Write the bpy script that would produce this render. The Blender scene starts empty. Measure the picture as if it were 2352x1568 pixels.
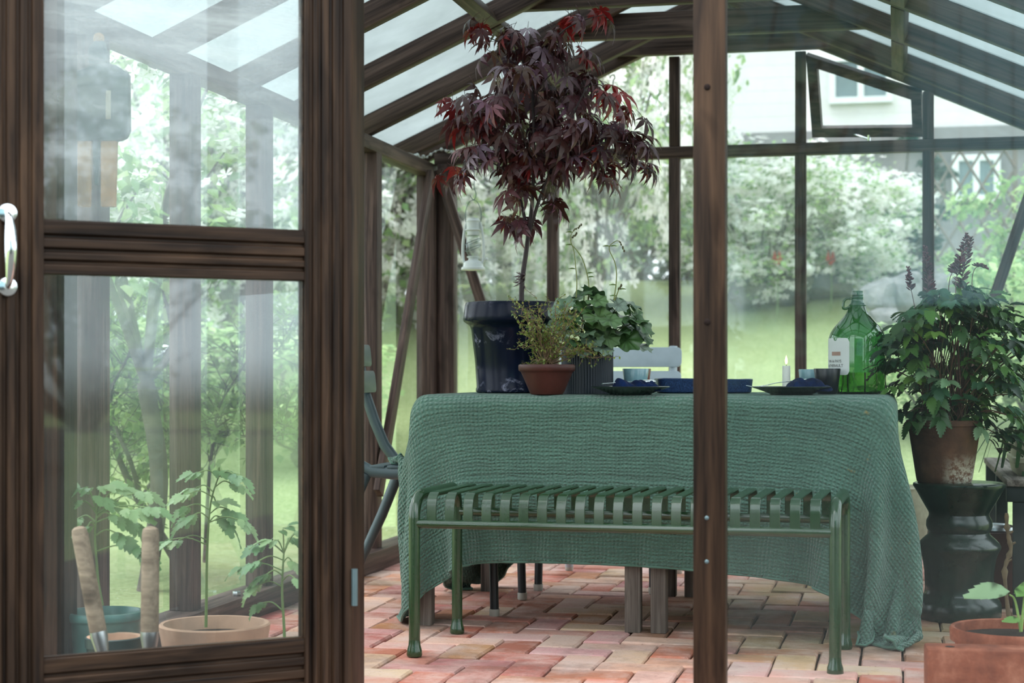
import bpy, bmesh, math, random
import numpy as np
from mathutils import Vector, Matrix, Quaternion

random.seed(7)
rng = np.random.default_rng(7)
scene = bpy.context.scene
COL = scene.collection
PI = math.pi

# ------------------------------------------------------------------ camera, sky, light, exposure
F_PX, HORIZON, CAM_H = 3900.0, 855.0, 0.77       # focal length in pixels, horizon row, lens height
YAW = math.radians(12.77)                          # the greenhouse axes are world X / Y; the camera is turned
CT, ST = math.cos(YAW), math.sin(YAW)
cam_data = bpy.data.cameras.new('camera')
cam = bpy.data.objects.new('camera', cam_data)
COL.objects.link(cam)
cam.location = (0, 0, CAM_H)
cam.rotation_euler = (PI / 2, 0, YAW)
cam_data.sensor_width = 36.0
cam_data.lens = 36.0 * F_PX / 2352.0
cam_data.shift_y = (HORIZON - 784.0) / 2352.0
cam_data.clip_start = 0.05
cam_data.clip_end = 400
cam_data.dof.use_dof = True
cam_data.dof.focus_distance = 4.95
cam_data.dof.aperture_fstop = 4.0
scene.camera = cam

world = bpy.data.worlds.new('overcast_sky')
scene.world = world
world.use_nodes = True
wn = world.node_tree
wn.nodes.clear()
w_out = wn.nodes.new('ShaderNodeOutputWorld')
w_bg = wn.nodes.new('ShaderNodeBackground')
w_tc = wn.nodes.new('ShaderNodeTexCoord')
w_sep = wn.nodes.new('ShaderNodeSeparateXYZ')
w_ramp = wn.nodes.new('ShaderNodeValToRGB')
w_half = wn.nodes.new('ShaderNodeMath')
w_half.operation = 'MULTIPLY_ADD'
w_half.inputs[1].default_value = 0.5
w_half.inputs[2].default_value = 0.5
w_els = w_ramp.color_ramp.elements
w_els[0].position = 0.49
w_els[0].color = (0.12, 0.14, 0.10, 1)            # far ground below the horizon
w_els[1].position = 0.85
w_els[1].color = (0.90, 0.97, 1.03, 1)
w_mid = w_els.new(0.505)
w_mid.color = (0.82, 0.88, 0.92, 1)
wn.links.new(w_tc.outputs['Generated'], w_sep.inputs[0])
wn.links.new(w_sep.outputs['Z'], w_half.inputs[0])
wn.links.new(w_half.outputs[0], w_ramp.inputs[0])
wn.links.new(w_ramp.outputs[0], w_bg.inputs[0])
w_bg.inputs[1].default_value = 3.0
wn.links.new(w_bg.outputs[0], w_out.inputs[0])

sun_data = bpy.data.lights.new('sun', 'SUN')
sun_data.energy = 3.4
sun_data.angle = math.radians(40)
sun_data.color = (1.0, 0.97, 0.93)
sun = bpy.data.objects.new('sun', sun_data)
COL.objects.link(sun)
sun.rotation_euler = (math.radians(10), math.radians(-20), 0)

scene.view_settings.view_transform = 'Standard'
scene.view_settings.look = 'None'
scene.view_settings.gamma = 1.0
scene.view_settings.use_curve_mapping = False
scene.view_settings.exposure = 0.22
scene.cycles.transparent_max_bounces = 40
scene.cycles.max_bounces = 10
scene.cycles.diffuse_bounces = 4
scene.cycles.glossy_bounces = 4
scene.cycles.transmission_bounces = 8
scene.cycles.caustics_reflective = False
scene.cycles.caustics_refractive = False
scene.cycles.sample_clamp_indirect = 6.0


def at(px, py, d):
    """World point seen at photo pixel (px, py), d metres in front of the lens."""
    xr = (px - 1176.0) / F_PX * d
    return Vector((xr * CT - d * ST, xr * ST + d * CT, CAM_H - (py - HORIZON) / F_PX * d))


# ------------------------------------------------------------------ materials
def srgb(r, g, b):
    f = lambda c: (c / 255.0) / 12.92 if c <= 10 else (((c / 255.0) + 0.055) / 1.055) ** 2.4
    return (f(r), f(g), f(b), 1.0)


class NT:
    def __init__(self, name):
        self.m = bpy.data.materials.new(name)
        self.m.use_nodes = True
        self.t = self.m.node_tree
        self.t.nodes.clear()
        self.out = self.n('ShaderNodeOutputMaterial')

    def n(self, kind, **kw):
        nd = self.t.nodes.new(kind)
        for k, v in kw.items():
            setattr(nd, k, v)
        return nd

    def l(self, a, b):
        self.t.links.new(a, b)

    def bsdf(self, rough=0.5, metal=0.0, spec=0.5):
        b = self.n('ShaderNodeBsdfPrincipled')
        b.inputs['Roughness'].default_value = rough
        b.inputs['Metallic'].default_value = metal
        b.inputs['Specular IOR Level'].default_value = spec
        self.l(b.outputs[0], self.out.inputs[0])
        return b

    def coords(self, kind='Object', scale=(1, 1, 1), rand=False):
        tc = self.n('ShaderNodeTexCoord')
        mp = self.n('ShaderNodeMapping')
        mp.inputs['Scale'].default_value = scale
        src = tc.outputs[kind]
        if rand:
            oi = self.n('ShaderNodeObjectInfo')
            ad = self.n('ShaderNodeVectorMath', operation='MULTIPLY_ADD')
            ad.inputs[1].default_value = (17.0, 9.0, 13.0)
            self.l(oi.outputs['Random'], ad.inputs[0])
            self.l(src, ad.inputs[2])
            src = ad.outputs[0]
        self.l(src, mp.inputs['Vector'])
        return mp.outputs[0]

    def noise(self, vec, scale, detail=4, rough=0.55, dist=0.0):
        nz = self.n('ShaderNodeTexNoise')
        nz.inputs['Scale'].default_value = scale
        nz.inputs['Detail'].default_value = detail
        nz.inputs['Roughness'].default_value = rough
        nz.inputs['Distortion'].default_value = dist
        if vec is not None:
            self.l(vec, nz.inputs['Vector'])
        return nz.outputs['Fac']

    def ramp(self, fac, stops):
        r = self.n('ShaderNodeValToRGB')
        els = r.color_ramp.elements
        while len(els) < len(stops):
            els.new(0.5)
        for e, (p, c) in zip(els, stops):
            e.position = p
            e.color = c if len(c) == 4 else (*c, 1)
        self.l(fac, r.inputs[0])
        return r.outputs[0]

    def mix(self, fac, a, b, mode='MIX'):
        m = self.n('ShaderNodeMix', data_type='RGBA', blend_type=mode)
        for sock, v in ((m.inputs[0], fac), (m.inputs[6], a), (m.inputs[7], b)):
            if hasattr(v, 'links'):
                self.l(v, sock)
            else:
                sock.default_value = v
        return m.outputs[2]

    def math(self, op, a, b=None, clamp=False):
        m = self.n('ShaderNodeMath', operation=op, use_clamp=clamp)
        for sock, v in ((m.inputs[0], a), (m.inputs[1], b)):
            if v is None:
                continue
            if hasattr(v, 'links'):
                self.l(v, sock)
            else:
                sock.default_value = v
        return m.outputs[0]

    def bump(self, h, strength, dist, to):
        b = self.n('ShaderNodeBump')
        b.inputs['Strength'].default_value = strength
        b.inputs['Distance'].default_value = dist
        self.l(h, b.inputs['Height'])
        self.l(b.outputs[0], to.inputs['Normal'])


def wood(name, dark, mid, light, rough=0.55, grain=1.0, bump=0.25):
    k = NT(name)
    b = k.bsdf(rough, 0, 0.14)
    v1 = k.coords('Object', (1.6, 26 * grain, 26 * grain), True)
    v2 = k.coords('Object', (3.0, 110 * grain, 110 * grain), True)
    v3 = k.coords('Object', (2.2, 7, 7), True)
    big = k.noise(v1, 1.0, 5, 0.6, 0.6)
    fine = k.noise(v2, 1.0, 3, 0.6)
    blot = k.noise(v3, 1.4, 3, 0.6, 0.4)
    c = k.ramp(big, [(0.32, dark), (0.5, mid), (0.66, light)])
    c2 = k.mix(0.45, c, k.ramp(fine, [(0.3, dark), (0.7, light)]))
    knot = k.ramp(blot, [(0.28, (0.30, 0.28, 0.28)), (0.42, (1, 1, 1))])
    c3 = k.mix(0.8, c2, knot, 'MULTIPLY')
    k.l(c3, b.inputs['Base Color'])
    k.bump(fine, bump, 0.004, b)
    return k.m


def paint(name, col, rough=0.4, metal=0.0, var=0.12, scale=9.0, spec=0.5, bump=0.0):
    k = NT(name)
    b = k.bsdf(rough, metal, spec)
    v = k.coords('Object')
    n = k.noise(v, scale, 4)
    lo = tuple(c * (1 - var) for c in col[:3])
    hi = tuple(min(1, c * (1 + var)) for c in col[:3])
    k.l(k.ramp(n, [(0.3, lo), (0.7, hi)]), b.inputs['Base Color'])
    if bump:
        k.bump(k.noise(v, scale * 12, 3), bump, 0.002, b)
    return k.m


def leaf_mat(name, rough=0.42, trans=0.3, spec=0.5):
    """Leaf colour comes from the leaf itself (one colour stored per leaf)."""
    k = NT(name)
    b = k.n('ShaderNodeBsdfPrincipled')
    b.inputs['Roughness'].default_value = rough
    b.inputs['Specular IOR Level'].default_value = spec
    a = k.n('ShaderNodeVertexColor', layer_name='tint')
    k.l(a.outputs['Color'], b.inputs['Base Color'])
    tr = k.n('ShaderNodeBsdfTranslucent')
    k.l(a.outputs['Color'], tr.inputs['Color'])
    mx = k.n('ShaderNodeMixShader')
    mx.inputs[0].default_value = trans
    k.l(b.outputs[0], mx.inputs[1])
    k.l(tr.outputs[0], mx.inputs[2])
    k.l(mx.outputs[0], k.out.inputs[0])
    return k.m


def glass(name, tint=(0.965, 0.98, 0.978, 1), refl=1.7, dust_haze=0.03, dust_haze_col=(0.80, 0.86, 0.88, 1), haze_streak=0.0, fine=True):
    """Thin window glass: clear, mirrors by Fresnel on its outer faces, a film of dust and painted haze on it."""
    k = NT(name)
    t = k.n('ShaderNodeBsdfTransparent')
    t.inputs[0].default_value = tint
    g = k.n('ShaderNodeBsdfGlossy')
    g.inputs['Roughness'].default_value = 0.03
    g.inputs[0].default_value = (0.86, 0.97, 1.0, 1)
    fr = k.n('ShaderNodeFresnel')
    fr.inputs[0].default_value = 1.5
    geo = k.n('ShaderNodeNewGeometry')
    front = k.math('SUBTRACT', 1.0, geo.outputs['Backfacing'])
    fac = k.math('MULTIPLY', k.math('MULTIPLY', fr.outputs[0], refl, True), front)
    m1 = k.n('ShaderNodeMixShader')
    k.l(fac, m1.inputs[0])
    k.l(t.outputs[0], m1.inputs[1])
    k.l(g.outputs[0], m1.inputs[2])
    d = k.n('ShaderNodeBsdfDiffuse')
    d.inputs[0].default_value = dust_haze_col
    tl = k.n('ShaderNodeBsdfTranslucent')
    tl.inputs[0].default_value = dust_haze_col
    m2 = k.n('ShaderNodeMixShader')
    k.l(d.outputs[0], m2.inputs[1])
    k.l(tl.outputs[0], m2.inputs[2])
    v = k.coords('Object', (1, 1, 1))
    n = k.noise(v, 2.2, 5, 0.6)
    amt = k.math('MULTIPLY', k.ramp(n, [(0.3, (0.4,) * 3), (0.75, (1.6,) * 3)]), dust_haze)
    if haze_streak:
        mp = k.n('ShaderNodeMapping')
        tc = k.n('ShaderNodeTexCoord')
        mp.inputs['Rotation'].default_value = (0, math.radians(38), 0)
        mp.inputs['Scale'].default_value = (2.2, 2.2, 11)
        k.l(tc.outputs['Object'], mp.inputs['Vector'])
        sn = k.noise(mp.outputs[0], 1.0, 6, 0.65, 0.5)
        zs = k.n('ShaderNodeSeparateXYZ')                       # painted haze of the reflected sky strengthens towards the top
        k.l(tc.outputs['Object'], zs.inputs[0])
        up = k.ramp(k.math('SUBTRACT', zs.outputs['Z'], 1.0), [(0.08, (0.12,) * 3), (0.5, (1, 1, 1))])
        amt = k.math('MULTIPLY', k.math('ADD', amt, k.math('MULTIPLY', k.ramp(sn, [(0.42, (0, 0, 0)), (0.70, (1, 1, 1))]), haze_streak)), up)
    m3 = k.n('ShaderNodeMixShader')
    k.l(k.math('MULTIPLY', amt, front), m3.inputs[0])
    k.l(m1.outputs[0], m3.inputs[1])
    k.l(m2.outputs[0], m3.inputs[2])
    k.l(m3.outputs[0], k.out.inputs[0])
    return k.m


M = {}
M['beam'] = wood('dark_stained_beam', srgb(28, 23, 23), srgb(68, 54, 51), srgb(118, 97, 90), 0.5)
M['door_wood'] = wood('dark_brown_door_wood', srgb(11, 8, 7), srgb(34, 25, 20), srgb(80, 60, 45), 0.48, 0.7)
M['grey_wood'] = wood('weathered_grey_wood', srgb(52, 46, 43), srgb(98, 89, 82), srgb(146, 137, 128), 0.75)
M['pale_wood'] = wood('pale_ash_handle', srgb(96, 84, 70), srgb(130, 115, 98), srgb(158, 142, 122), 0.6)
M['old_board'] = paint('pale_teal_board', srgb(168, 206, 216), 0.7, 0, 0.06, 3)
M['glass'] = glass('window_glass', dust_haze=0.02)
M['door_glass'] = glass('door_glass', refl=1.6, dust_haze=0.008)
M['door_glass_hazy'] = glass('hazy_streaked_door_glass', refl=1.9, dust_haze=0.13, haze_streak=0.5)  # reflected sky haze painted as pale streaks in the film
M['front_glass'] = glass('front_pane_glass', tint=(0.94, 0.967, 0.968, 1), refl=2.2, dust_haze=0.006)
M['back_glass'] = glass('hazy_back_glass', dust_haze=0.13)  # milky haze over the garden painted into the pane's film


def roof_mat():
    k = NT('frosted_roof_sheet')
    t = k.n('ShaderNodeBsdfTransparent')
    t.inputs[0].default_value = (0.30, 0.325, 0.325, 1)
    tl = k.n('ShaderNodeBsdfTranslucent')
    tl.inputs[0].default_value = (0.72, 0.78, 0.78, 1)
    n = k.noise(k.coords('Object'), 3.0, 6, 0.6)
    mx = k.n('ShaderNodeMixShader')
    k.l(k.ramp(n, [(0.3, (0.24,) * 3), (0.7, (0.34,) * 3)]), mx.inputs[0])
    k.l(t.outputs[0], mx.inputs[1])
    k.l(tl.outputs[0], mx.inputs[2])
    k.l(mx.outputs[0], k.out.inputs[0])
    return k.m


M['roof'] = roof_mat()
M['bench'] = paint('bench_green_powder_coat', srgb(32, 60, 33), 0.2, 0, 0.06, 30, 0.85)
M['chair'] = paint('grey_green_chair_paint', srgb(66, 82, 86), 0.4, 0, 0.08, 20)
M['glare_chair'] = paint('sky_glare_on_chair_paint', srgb(176, 188, 198), 0.4, 0, 0.06, 20)  # sky glare on the grey green chair, put into its colour
M['black_leg'] = paint('dark_leg_paint', srgb(40, 46, 48), 0.4, 0, 0.1)
M['clear_tip'] = paint('clear_plastic_tip', srgb(190, 190, 180), 0.2, 0, 0.05)
M['chrome'] = paint('bright_chrome', (0.85, 0.9, 0.93, 1), 0.13, 1.0, 0.02)
M['steel'] = paint('worn_steel', (0.5, 0.52, 0.53, 1), 0.32, 1.0, 0.1)
M['stool'] = paint('dark_green_glaze', srgb(25, 41, 33), 0.22, 0, 0.35, 14, 0.5)
M['cup_dark'] = paint('near_black_glaze', srgb(13, 18, 27), 0.3, 0, 0.2, 14)
M['cup_blue'] = paint('pale_blue_glaze', srgb(122, 158, 168), 0.2, 0, 0.2, 25, 0.6)
M['cup_brown'] = paint('red_brown_clay', srgb(104, 52, 40), 0.45, 0, 0.2, 25)
M['plate'] = paint('black_green_plate', srgb(30, 42, 40), 0.25, 0, 0.2, 25)
M['ribbed'] = paint('dark_slate_pot', srgb(27, 37, 46), 0.55, 0, 0.1, 12)
M['wax'] = paint('cream_wax', srgb(236, 232, 222), 0.5, 0, 0.03)
M['label'] = paint('paper_label', srgb(225, 226, 222), 0.7, 0, 0.04)
M['ink'] = paint('brown_ink', srgb(78, 72, 70), 0.7, 0, 0.05)
M['stamp'] = paint('pink_brown_stamp', srgb(176, 140, 124), 0.7, 0, 0.08)
M['white_enamel'] = paint('white_enamel', srgb(215, 220, 220), 0.35, 0, 0.06, 30)
M['lamp_glass'] = glass('lantern_glass', dust_haze=0.12)
M['wire'] = paint('grey_wire', srgb(92, 112, 116), 0.4, 0.4, 0.1)
M['soil'] = paint('potting_soil', srgb(52, 42, 36), 0.9, 0, 0.4, 60, 0.2, 0.8)
M['terracotta_pale'] = paint('pale_terracotta', srgb(190, 152, 128), 0.8, 0, 0.14, 18, 0.3, 0.2)
M['terracotta_dark'] = paint('red_brown_terracotta', srgb(68, 31, 25), 0.5, 0, 0.16, 20, 0.4, 0.15)
M['green_glaze'] = paint('green_glazed_clay', srgb(70, 112, 106), 0.3, 0, 0.25, 18)
M['dark_green_pot'] = paint('dark_green_pot', srgb(36, 52, 50), 0.4, 0, 0.25, 18)
M['ochre'] = paint('ochre_card_sleeve', srgb(186, 134, 66), 0.7, 0, 0.3, 14)
M['teal_plastic'] = paint('dark_teal_plastic', srgb(28, 66, 68), 0.45, 0, 0.2, 18)
M['planter'] = paint('beige_planter', srgb(176, 170, 146), 0.7, 0, 0.12, 40, 0.3, 0.5)
M['dark_panel'] = paint('dark_green_board', srgb(34, 44, 42), 0.7, 0, 0.3, 10)
M['siding'] = paint('white_house_siding', srgb(226, 222, 220), 0.7, 0, 0.03, 3)
M['plinth'] = paint('grey_house_plinth', srgb(128, 124, 126), 0.8, 0, 0.15, 3)
M['window_white'] = paint('white_window_paint', srgb(225, 228, 228), 0.5, 0, 0.03)
M['window_dark'] = paint('dark_window_pane', srgb(96, 116, 120), 0.15, 0, 0.15, 2)
M['bark'] = paint('grey_bark', srgb(84, 78, 70), 0.85, 0, 0.35, 14, 0.2, 0.6)
M['maple_bark'] = paint('dark_maple_bark', srgb(52, 38, 40), 0.6, 0, 0.3, 30)
M['lattice'] = paint('brown_lattice', srgb(112, 100, 92), 0.7, 0, 0.1)
M['leaf'] = leaf_mat('leaf')
M['leaf_far'] = leaf_mat('far_leaf', 0.6, 0.45, 0.2)
M['petal'] = leaf_mat('petal', 0.7, 0.5, 0.2)
M['leaf_gloss'] = leaf_mat('glossy_leaf', 0.33, 0.16, 0.6)
M['stem'] = leaf_mat('stem', 0.55, 0.05, 0.4)


def simple_special():
    # tablecloth: crinkled seersucker weave in cloth UV metres
    k = NT('sage_green_crinkled_linen')
    b = k.bsdf(0.9, 0, 0.15)
    b.inputs['Sheen Weight'].default_value = 0.25
    tc = k.n('ShaderNodeTexCoord')
    uv = tc.outputs['UV']

    def mapped(s):
        mp = k.n('ShaderNodeMapping')
        mp.inputs['Scale'].default_value = s
        k.l(uv, mp.inputs['Vector'])
        return mp.outputs[0]
    warp = k.n('ShaderNodeTexNoise')
    warp.inputs['Scale'].default_value = 14
    warp.inputs['Detail'].default_value = 3
    k.l(uv, warp.inputs['Vector'])
    wv = k.n('ShaderNodeVectorMath', operation='MULTIPLY_ADD')
    wv.inputs[1].default_value = (0.018, 0.018, 0)
    k.l(warp.outputs['Color'], wv.inputs[0])
    k.l(uv, wv.inputs[2])

    def wave(direction, scale):
        w = k.n('ShaderNodeTexWave', wave_type='BANDS', bands_direction=direction)
        w.inputs['Scale'].default_value = scale
        w.inputs['Distortion'].default_value = 1.2
        w.inputs['Detail'].default_value = 2
        w.inputs['Detail Scale'].default_value = 2.0
        k.l(wv.outputs[0], w.inputs['Vector'])
        return w.outputs['Fac']
    wx, wy = wave('X', 26), wave('Y', 30)
    weave = k.math('MULTIPLY', k.math('ADD', wx, 0.25), k.math('ADD', wy, 0.25))
    crk = k.noise(mapped((11, 38, 1)), 1.0, 5, 0.65, 2.6)
    crease = k.noise(mapped((2.2, 14, 1)), 1.0, 3, 0.5, 1.0)
    crease_l = k.ramp(crease, [(0.46, (1, 1, 1)), (0.5, (0, 0, 0)), (0.54, (1, 1, 1))])
    h = k.math('ADD', k.math('MULTIPLY', weave, 0.65), k.math('ADD', k.math('MULTIPLY', crk, 1.7), k.math('MULTIPLY', crease_l, 0.25)))
    sepc = k.n('ShaderNodeSeparateXYZ')
    k.l(uv, sepc.inputs[0])
    yy = k.math('ADD', sepc.outputs['Y'], k.math('MULTIPLY', k.noise(mapped((5, 0, 1)), 1.0, 3), 0.03))
    for v0 in (0.265, 0.14):
        h = k.math('ADD', h, k.math('MULTIPLY', k.ramp(k.math('ABSOLUTE', k.math('SUBTRACT', yy, v0)), [(0.0, (0, 0, 0)), (0.012, (1, 1, 1))]), 0.8))
    base = k.mix(k.noise(mapped((3, 3, 1)), 2.0, 4), srgb(84, 116, 102), srgb(103, 138, 121))
    groove = k.ramp(weave, [(0.0, (0.55, 0.58, 0.58)), (0.5, (1, 1, 1))])
    base = k.mix(0.6, base, groove, 'MULTIPLY')
    spots = k.noise(mapped((26, 34, 1)), 1.0, 3, 0.6)
    area = k.noise(mapped((2.0, 2.6, 1)), 1.0, 1)
    sep = k.n('ShaderNodeSeparateXYZ')
    k.l(uv, sep.inputs[0])
    right = k.ramp(sep.outputs['X'], [(0.0, (0, 0, 0)), (0.9, (0, 0, 0)), (1.0, (1, 1, 1))])
    st = k.math('MULTIPLY', k.math('MULTIPLY', k.ramp(spots, [(0.66, (0, 0, 0)), (0.72, (1, 1, 1))]), k.ramp(area, [(0.5, (0, 0, 0)), (0.62, (1, 1, 1))])), right)
    base = k.mix(k.math('MULTIPLY', st, 0.7), base, srgb(176, 140, 62))
    k.l(base, b.inputs['Base Color'])
    k.bump(h, 1.0, 0.0075, b)
    M['cloth'] = k.m

    # brick paving
    k = NT('worn_pink_red_brick')
    b = k.bsdf(0.85, 0, 0.25)
    a = k.n('ShaderNodeVertexColor', layer_name='tint')
    v = k.coords('Object')
    spk = k.noise(v, 70, 5, 0.7)
    eff = k.noise(v, 5.5, 5, 0.65)
    moss = k.noise(v, 1.5, 5, 0.6)
    c = k.mix(k.ramp(eff, [(0.42, (0, 0, 0)), (0.66, (0.75,) * 3)]), a.outputs['Color'], srgb(214, 186, 176))
    c = k.mix(k.ramp(spk, [(0.30, (0.55,) * 3), (0.40, (0, 0, 0))]), c, srgb(110, 72, 62))
    sp = k.n('ShaderNodeSeparateXYZ')
    k.l(v, sp.inputs[0])
    # moss grows where the floor stays damp, by the middle of the right-hand half
    dx = k.math('SUBTRACT', sp.outputs['X'], -0.25)
    dy = k.math('SUBTRACT', sp.outputs['Y'], 5.5)
    r2 = k.math('ADD', k.math('MULTIPLY', k.math('MULTIPLY', dx, dx), 2.2), k.math('MULTIPLY', dy, dy))
    damp = k.ramp(r2, [(0.25, (1, 1, 1)), (1.0, (0, 0, 0))])
    mm = k.math('MULTIPLY', k.ramp(moss, [(0.38, (0, 0, 0)), (0.6, (0.75,) * 3)]), damp)
    c = k.mix(mm, c, srgb(128, 124, 74))
    dirt = k.noise(v, 2.6, 6, 0.7)
    c = k.mix(k.ramp(dirt, [(0.48, (0, 0, 0)), (0.70, (0.7,) * 3)]), c, srgb(96, 74, 66))
    k.l(c, b.inputs['Base Color'])
    k.bump(spk, 0.6, 0.006, b)
    M['brick'] = k.m

    k = NT('sandy_joint_soil')
    b = k.bsdf(0.95, 0, 0.1)
    k.l(k.ramp(k.noise(k.coords('Object'), 40, 5), [(0.3, srgb(38, 28, 24)), (0.7, srgb(84, 66, 56))]), b.inputs['Base Color'])
    M['joint'] = k.m

    # loose terracotta block in front
    k = NT('orange_brick_block')
    b = k.bsdf(0.8, 0, 0.3)
    v = k.coords('Object')
    c = k.ramp(k.noise(v, 9, 5, 0.65), [(0.3, srgb(98, 50, 34)), (0.5, srgb(136, 74, 52)), (0.72, srgb(176, 116, 92))])
    k.l(c, b.inputs['Base Color'])
    k.bump(k.noise(v, 60, 4), 0.4, 0.004, b)
    M['block'] = k.m

    # dark blue glazed pot with pale worn scuffs
    k = NT('dark_blue_glaze_scuffed')
    b = k.bsdf(0.22, 0, 0.16)
    v = k.coords('Object')
    n1 = k.noise(v, 22, 6, 0.7, 0.6)
    n2 = k.noise(k.coords('Object', (1, 1, 2.5)), 4.5, 2)
    sc = k.math('MULTIPLY', k.ramp(n1, [(0.56, (0, 0, 0)), (0.66, (1, 1, 1))]), k.ramp(n2, [(0.46, (0, 0, 0)), (0.6, (0.8,) * 3)]))
    c = k.mix(sc, k.ramp(k.noise(v, 6, 4), [(0.3, srgb(12, 17, 30)), (0.7, srgb(20, 28, 50))]), srgb(150, 150, 172))
    k.l(c, b.inputs['Base Color'])
    M['blue_pot'] = k.m

    # weathered terracotta with white lime bloom
    k = NT('lime_stained_terracotta')
    b = k.bsdf(0.75, 0, 0.3)
    v = k.coords('Object')
    c = k.ramp(k.noise(v, 8, 5, 0.65), [(0.3, srgb(66, 46, 36)), (0.6, srgb(104, 72, 54)), (0.8, srgb(128, 92, 70))])
    spz = k.n('ShaderNodeSeparateXYZ')
    k.l(v, spz.inputs[0])
    low = k.ramp(spz.outputs['Z'], [(0.02, (1, 1, 1)), (0.095, (0, 0, 0))])
    side = k.ramp(k.math('ADD', k.math('MULTIPLY', spz.outputs['X'], 6.0), 0.3), [(0.2, (0, 0, 0)), (0.5, (1, 1, 1))])
    lime = k.math('MULTIPLY', k.math('MULTIPLY', k.ramp(k.noise(v, 55, 5, 0.75), [(0.42, (0, 0, 0)), (0.55, (0.9,) * 3)]), low), side)
    c = k.mix(lime, c, srgb(196, 188, 170))
    k.l(c, b.inputs['Base Color'])
    k.bump(k.noise(v, 50, 4), 0.4, 0.004, b)
    M['old_pot'] = k.m

    # napkin
    k = NT('navy_blue_linen')
    b = k.bsdf(0.9, 0, 0.1)
    b.inputs['Sheen Weight'].default_value = 0.05
    v = k.coords('Object')
    k.l(k.ramp(k.noise(v, 40, 4), [(0.3, srgb(8, 18, 42)), (0.7, srgb(16, 36, 74))]), b.inputs['Base Color'])
    k.bump(k.noise(v, 170, 3), 0.6, 0.002, b)
    M['navy'] = k.m

    k = NT('speckled_blue_stoneware')
    b = k.bsdf(0.3, 0, 0.5)
    v = k.coords('Object')
    k.l(k.ramp(k.noise(v, 260, 3, 0.7), [(0.35, srgb(18, 34, 66)), (0.55, srgb(34, 58, 98)), (0.75, srgb(70, 98, 136))]), b.inputs['Base Color'])
    M['blue_dish'] = k.m

    # lawn
    k = NT('spring_lawn')
    b = k.bsdf(0.95, 0, 0.05)
    v = k.coords('Object')
    n = k.noise(v, 1.1, 5, 0.6)
    n2 = k.noise(v, 42, 4, 0.7)
    c = k.ramp(n, [(0.3, srgb(120, 138, 88)), (0.55, srgb(136, 152, 102)), (0.75, srgb(150, 162, 116))])
    c = k.mix(0.55, c, k.ramp(n2, [(0.3, srgb(96, 114, 68)), (0.7, srgb(172, 180, 134))]))
    wf = k.noise(v, 75, 2, 0.5)
    c = k.mix(k.ramp(wf, [(0.70, (0, 0, 0)), (0.74, (0.8,) * 3)]), c, srgb(226, 230, 216))
    k.l(c, b.inputs['Base Color'])
    k.bump(n2, 0.5, 0.03, b)
    M['lawn'] = k.m

    k = NT('grey_garden_rock')
    b = k.bsdf(0.9, 0, 0.2)
    v = k.coords('Object')
    k.l(k.ramp(k.noise(v, 4, 6, 0.7), [(0.3, srgb(78, 80, 82)), (0.7, srgb(140, 138, 136))]), b.inputs['Base Color'])
    k.bump(k.noise(v, 9, 6), 0.6, 0.05, b)
    M['rock'] = k.m

    # green demijohn glass: thin coloured shell, deeper colour where seen edge-on
    k = NT('green_bottle_glass')
    lw = k.n('ShaderNodeLayerWeight')
    lw.inputs[0].default_value = 0.35
    t = k.n('ShaderNodeBsdfTransparent')
    k.l(k.ramp(lw.outputs['Facing'], [(0.0, (0.23, 0.47, 0.29)), (0.7, (0.12, 0.32, 0.17)), (1.0, (0.01, 0.06, 0.04))]), t.inputs[0])
    g = k.n('ShaderNodeBsdfGlossy')
    g.inputs['Roughness'].default_value = 0.02
    fr = k.n('ShaderNodeFresnel')
    fr.inputs[0].default_value = 1.52
    geo = k.n('ShaderNodeNewGeometry')
    fac = k.math('MULTIPLY', k.math('MULTIPLY', fr.outputs[0], 2.0, True), k.math('SUBTRACT', 1.0, geo.outputs['Backfacing']))
    mx = k.n('ShaderNodeMixShader')
    k.l(fac, mx.inputs[0])
    k.l(t.outputs[0], mx.inputs[1])
    k.l(g.outputs[0], mx.inputs[2])
    k.l(mx.outputs[0], k.out.inputs[0])
    M['bottle'] = k.m

    k = NT('pale_wine')
    gl = k.n('ShaderNodeBsdfGlass')
    gl.inputs['IOR'].default_value = 1.33
    gl.inputs['Roughness'].default_value = 0.0
    gl.inputs[0].default_value = (1.0, 0.98, 0.5, 1)
    k.l(gl.outputs[0], k.out.inputs[0])
    M['wine'] = k.m

    k = NT('candle_flame')
    e = k.n('ShaderNodeEmission')
    e.inputs[0].default_value = (1.0, 0.72, 0.36, 1)
    e.inputs[1].default_value = 4.0
    k.l(e.outputs[0], k.out.inputs[0])
    M['flame'] = k.m


simple_special()


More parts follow.
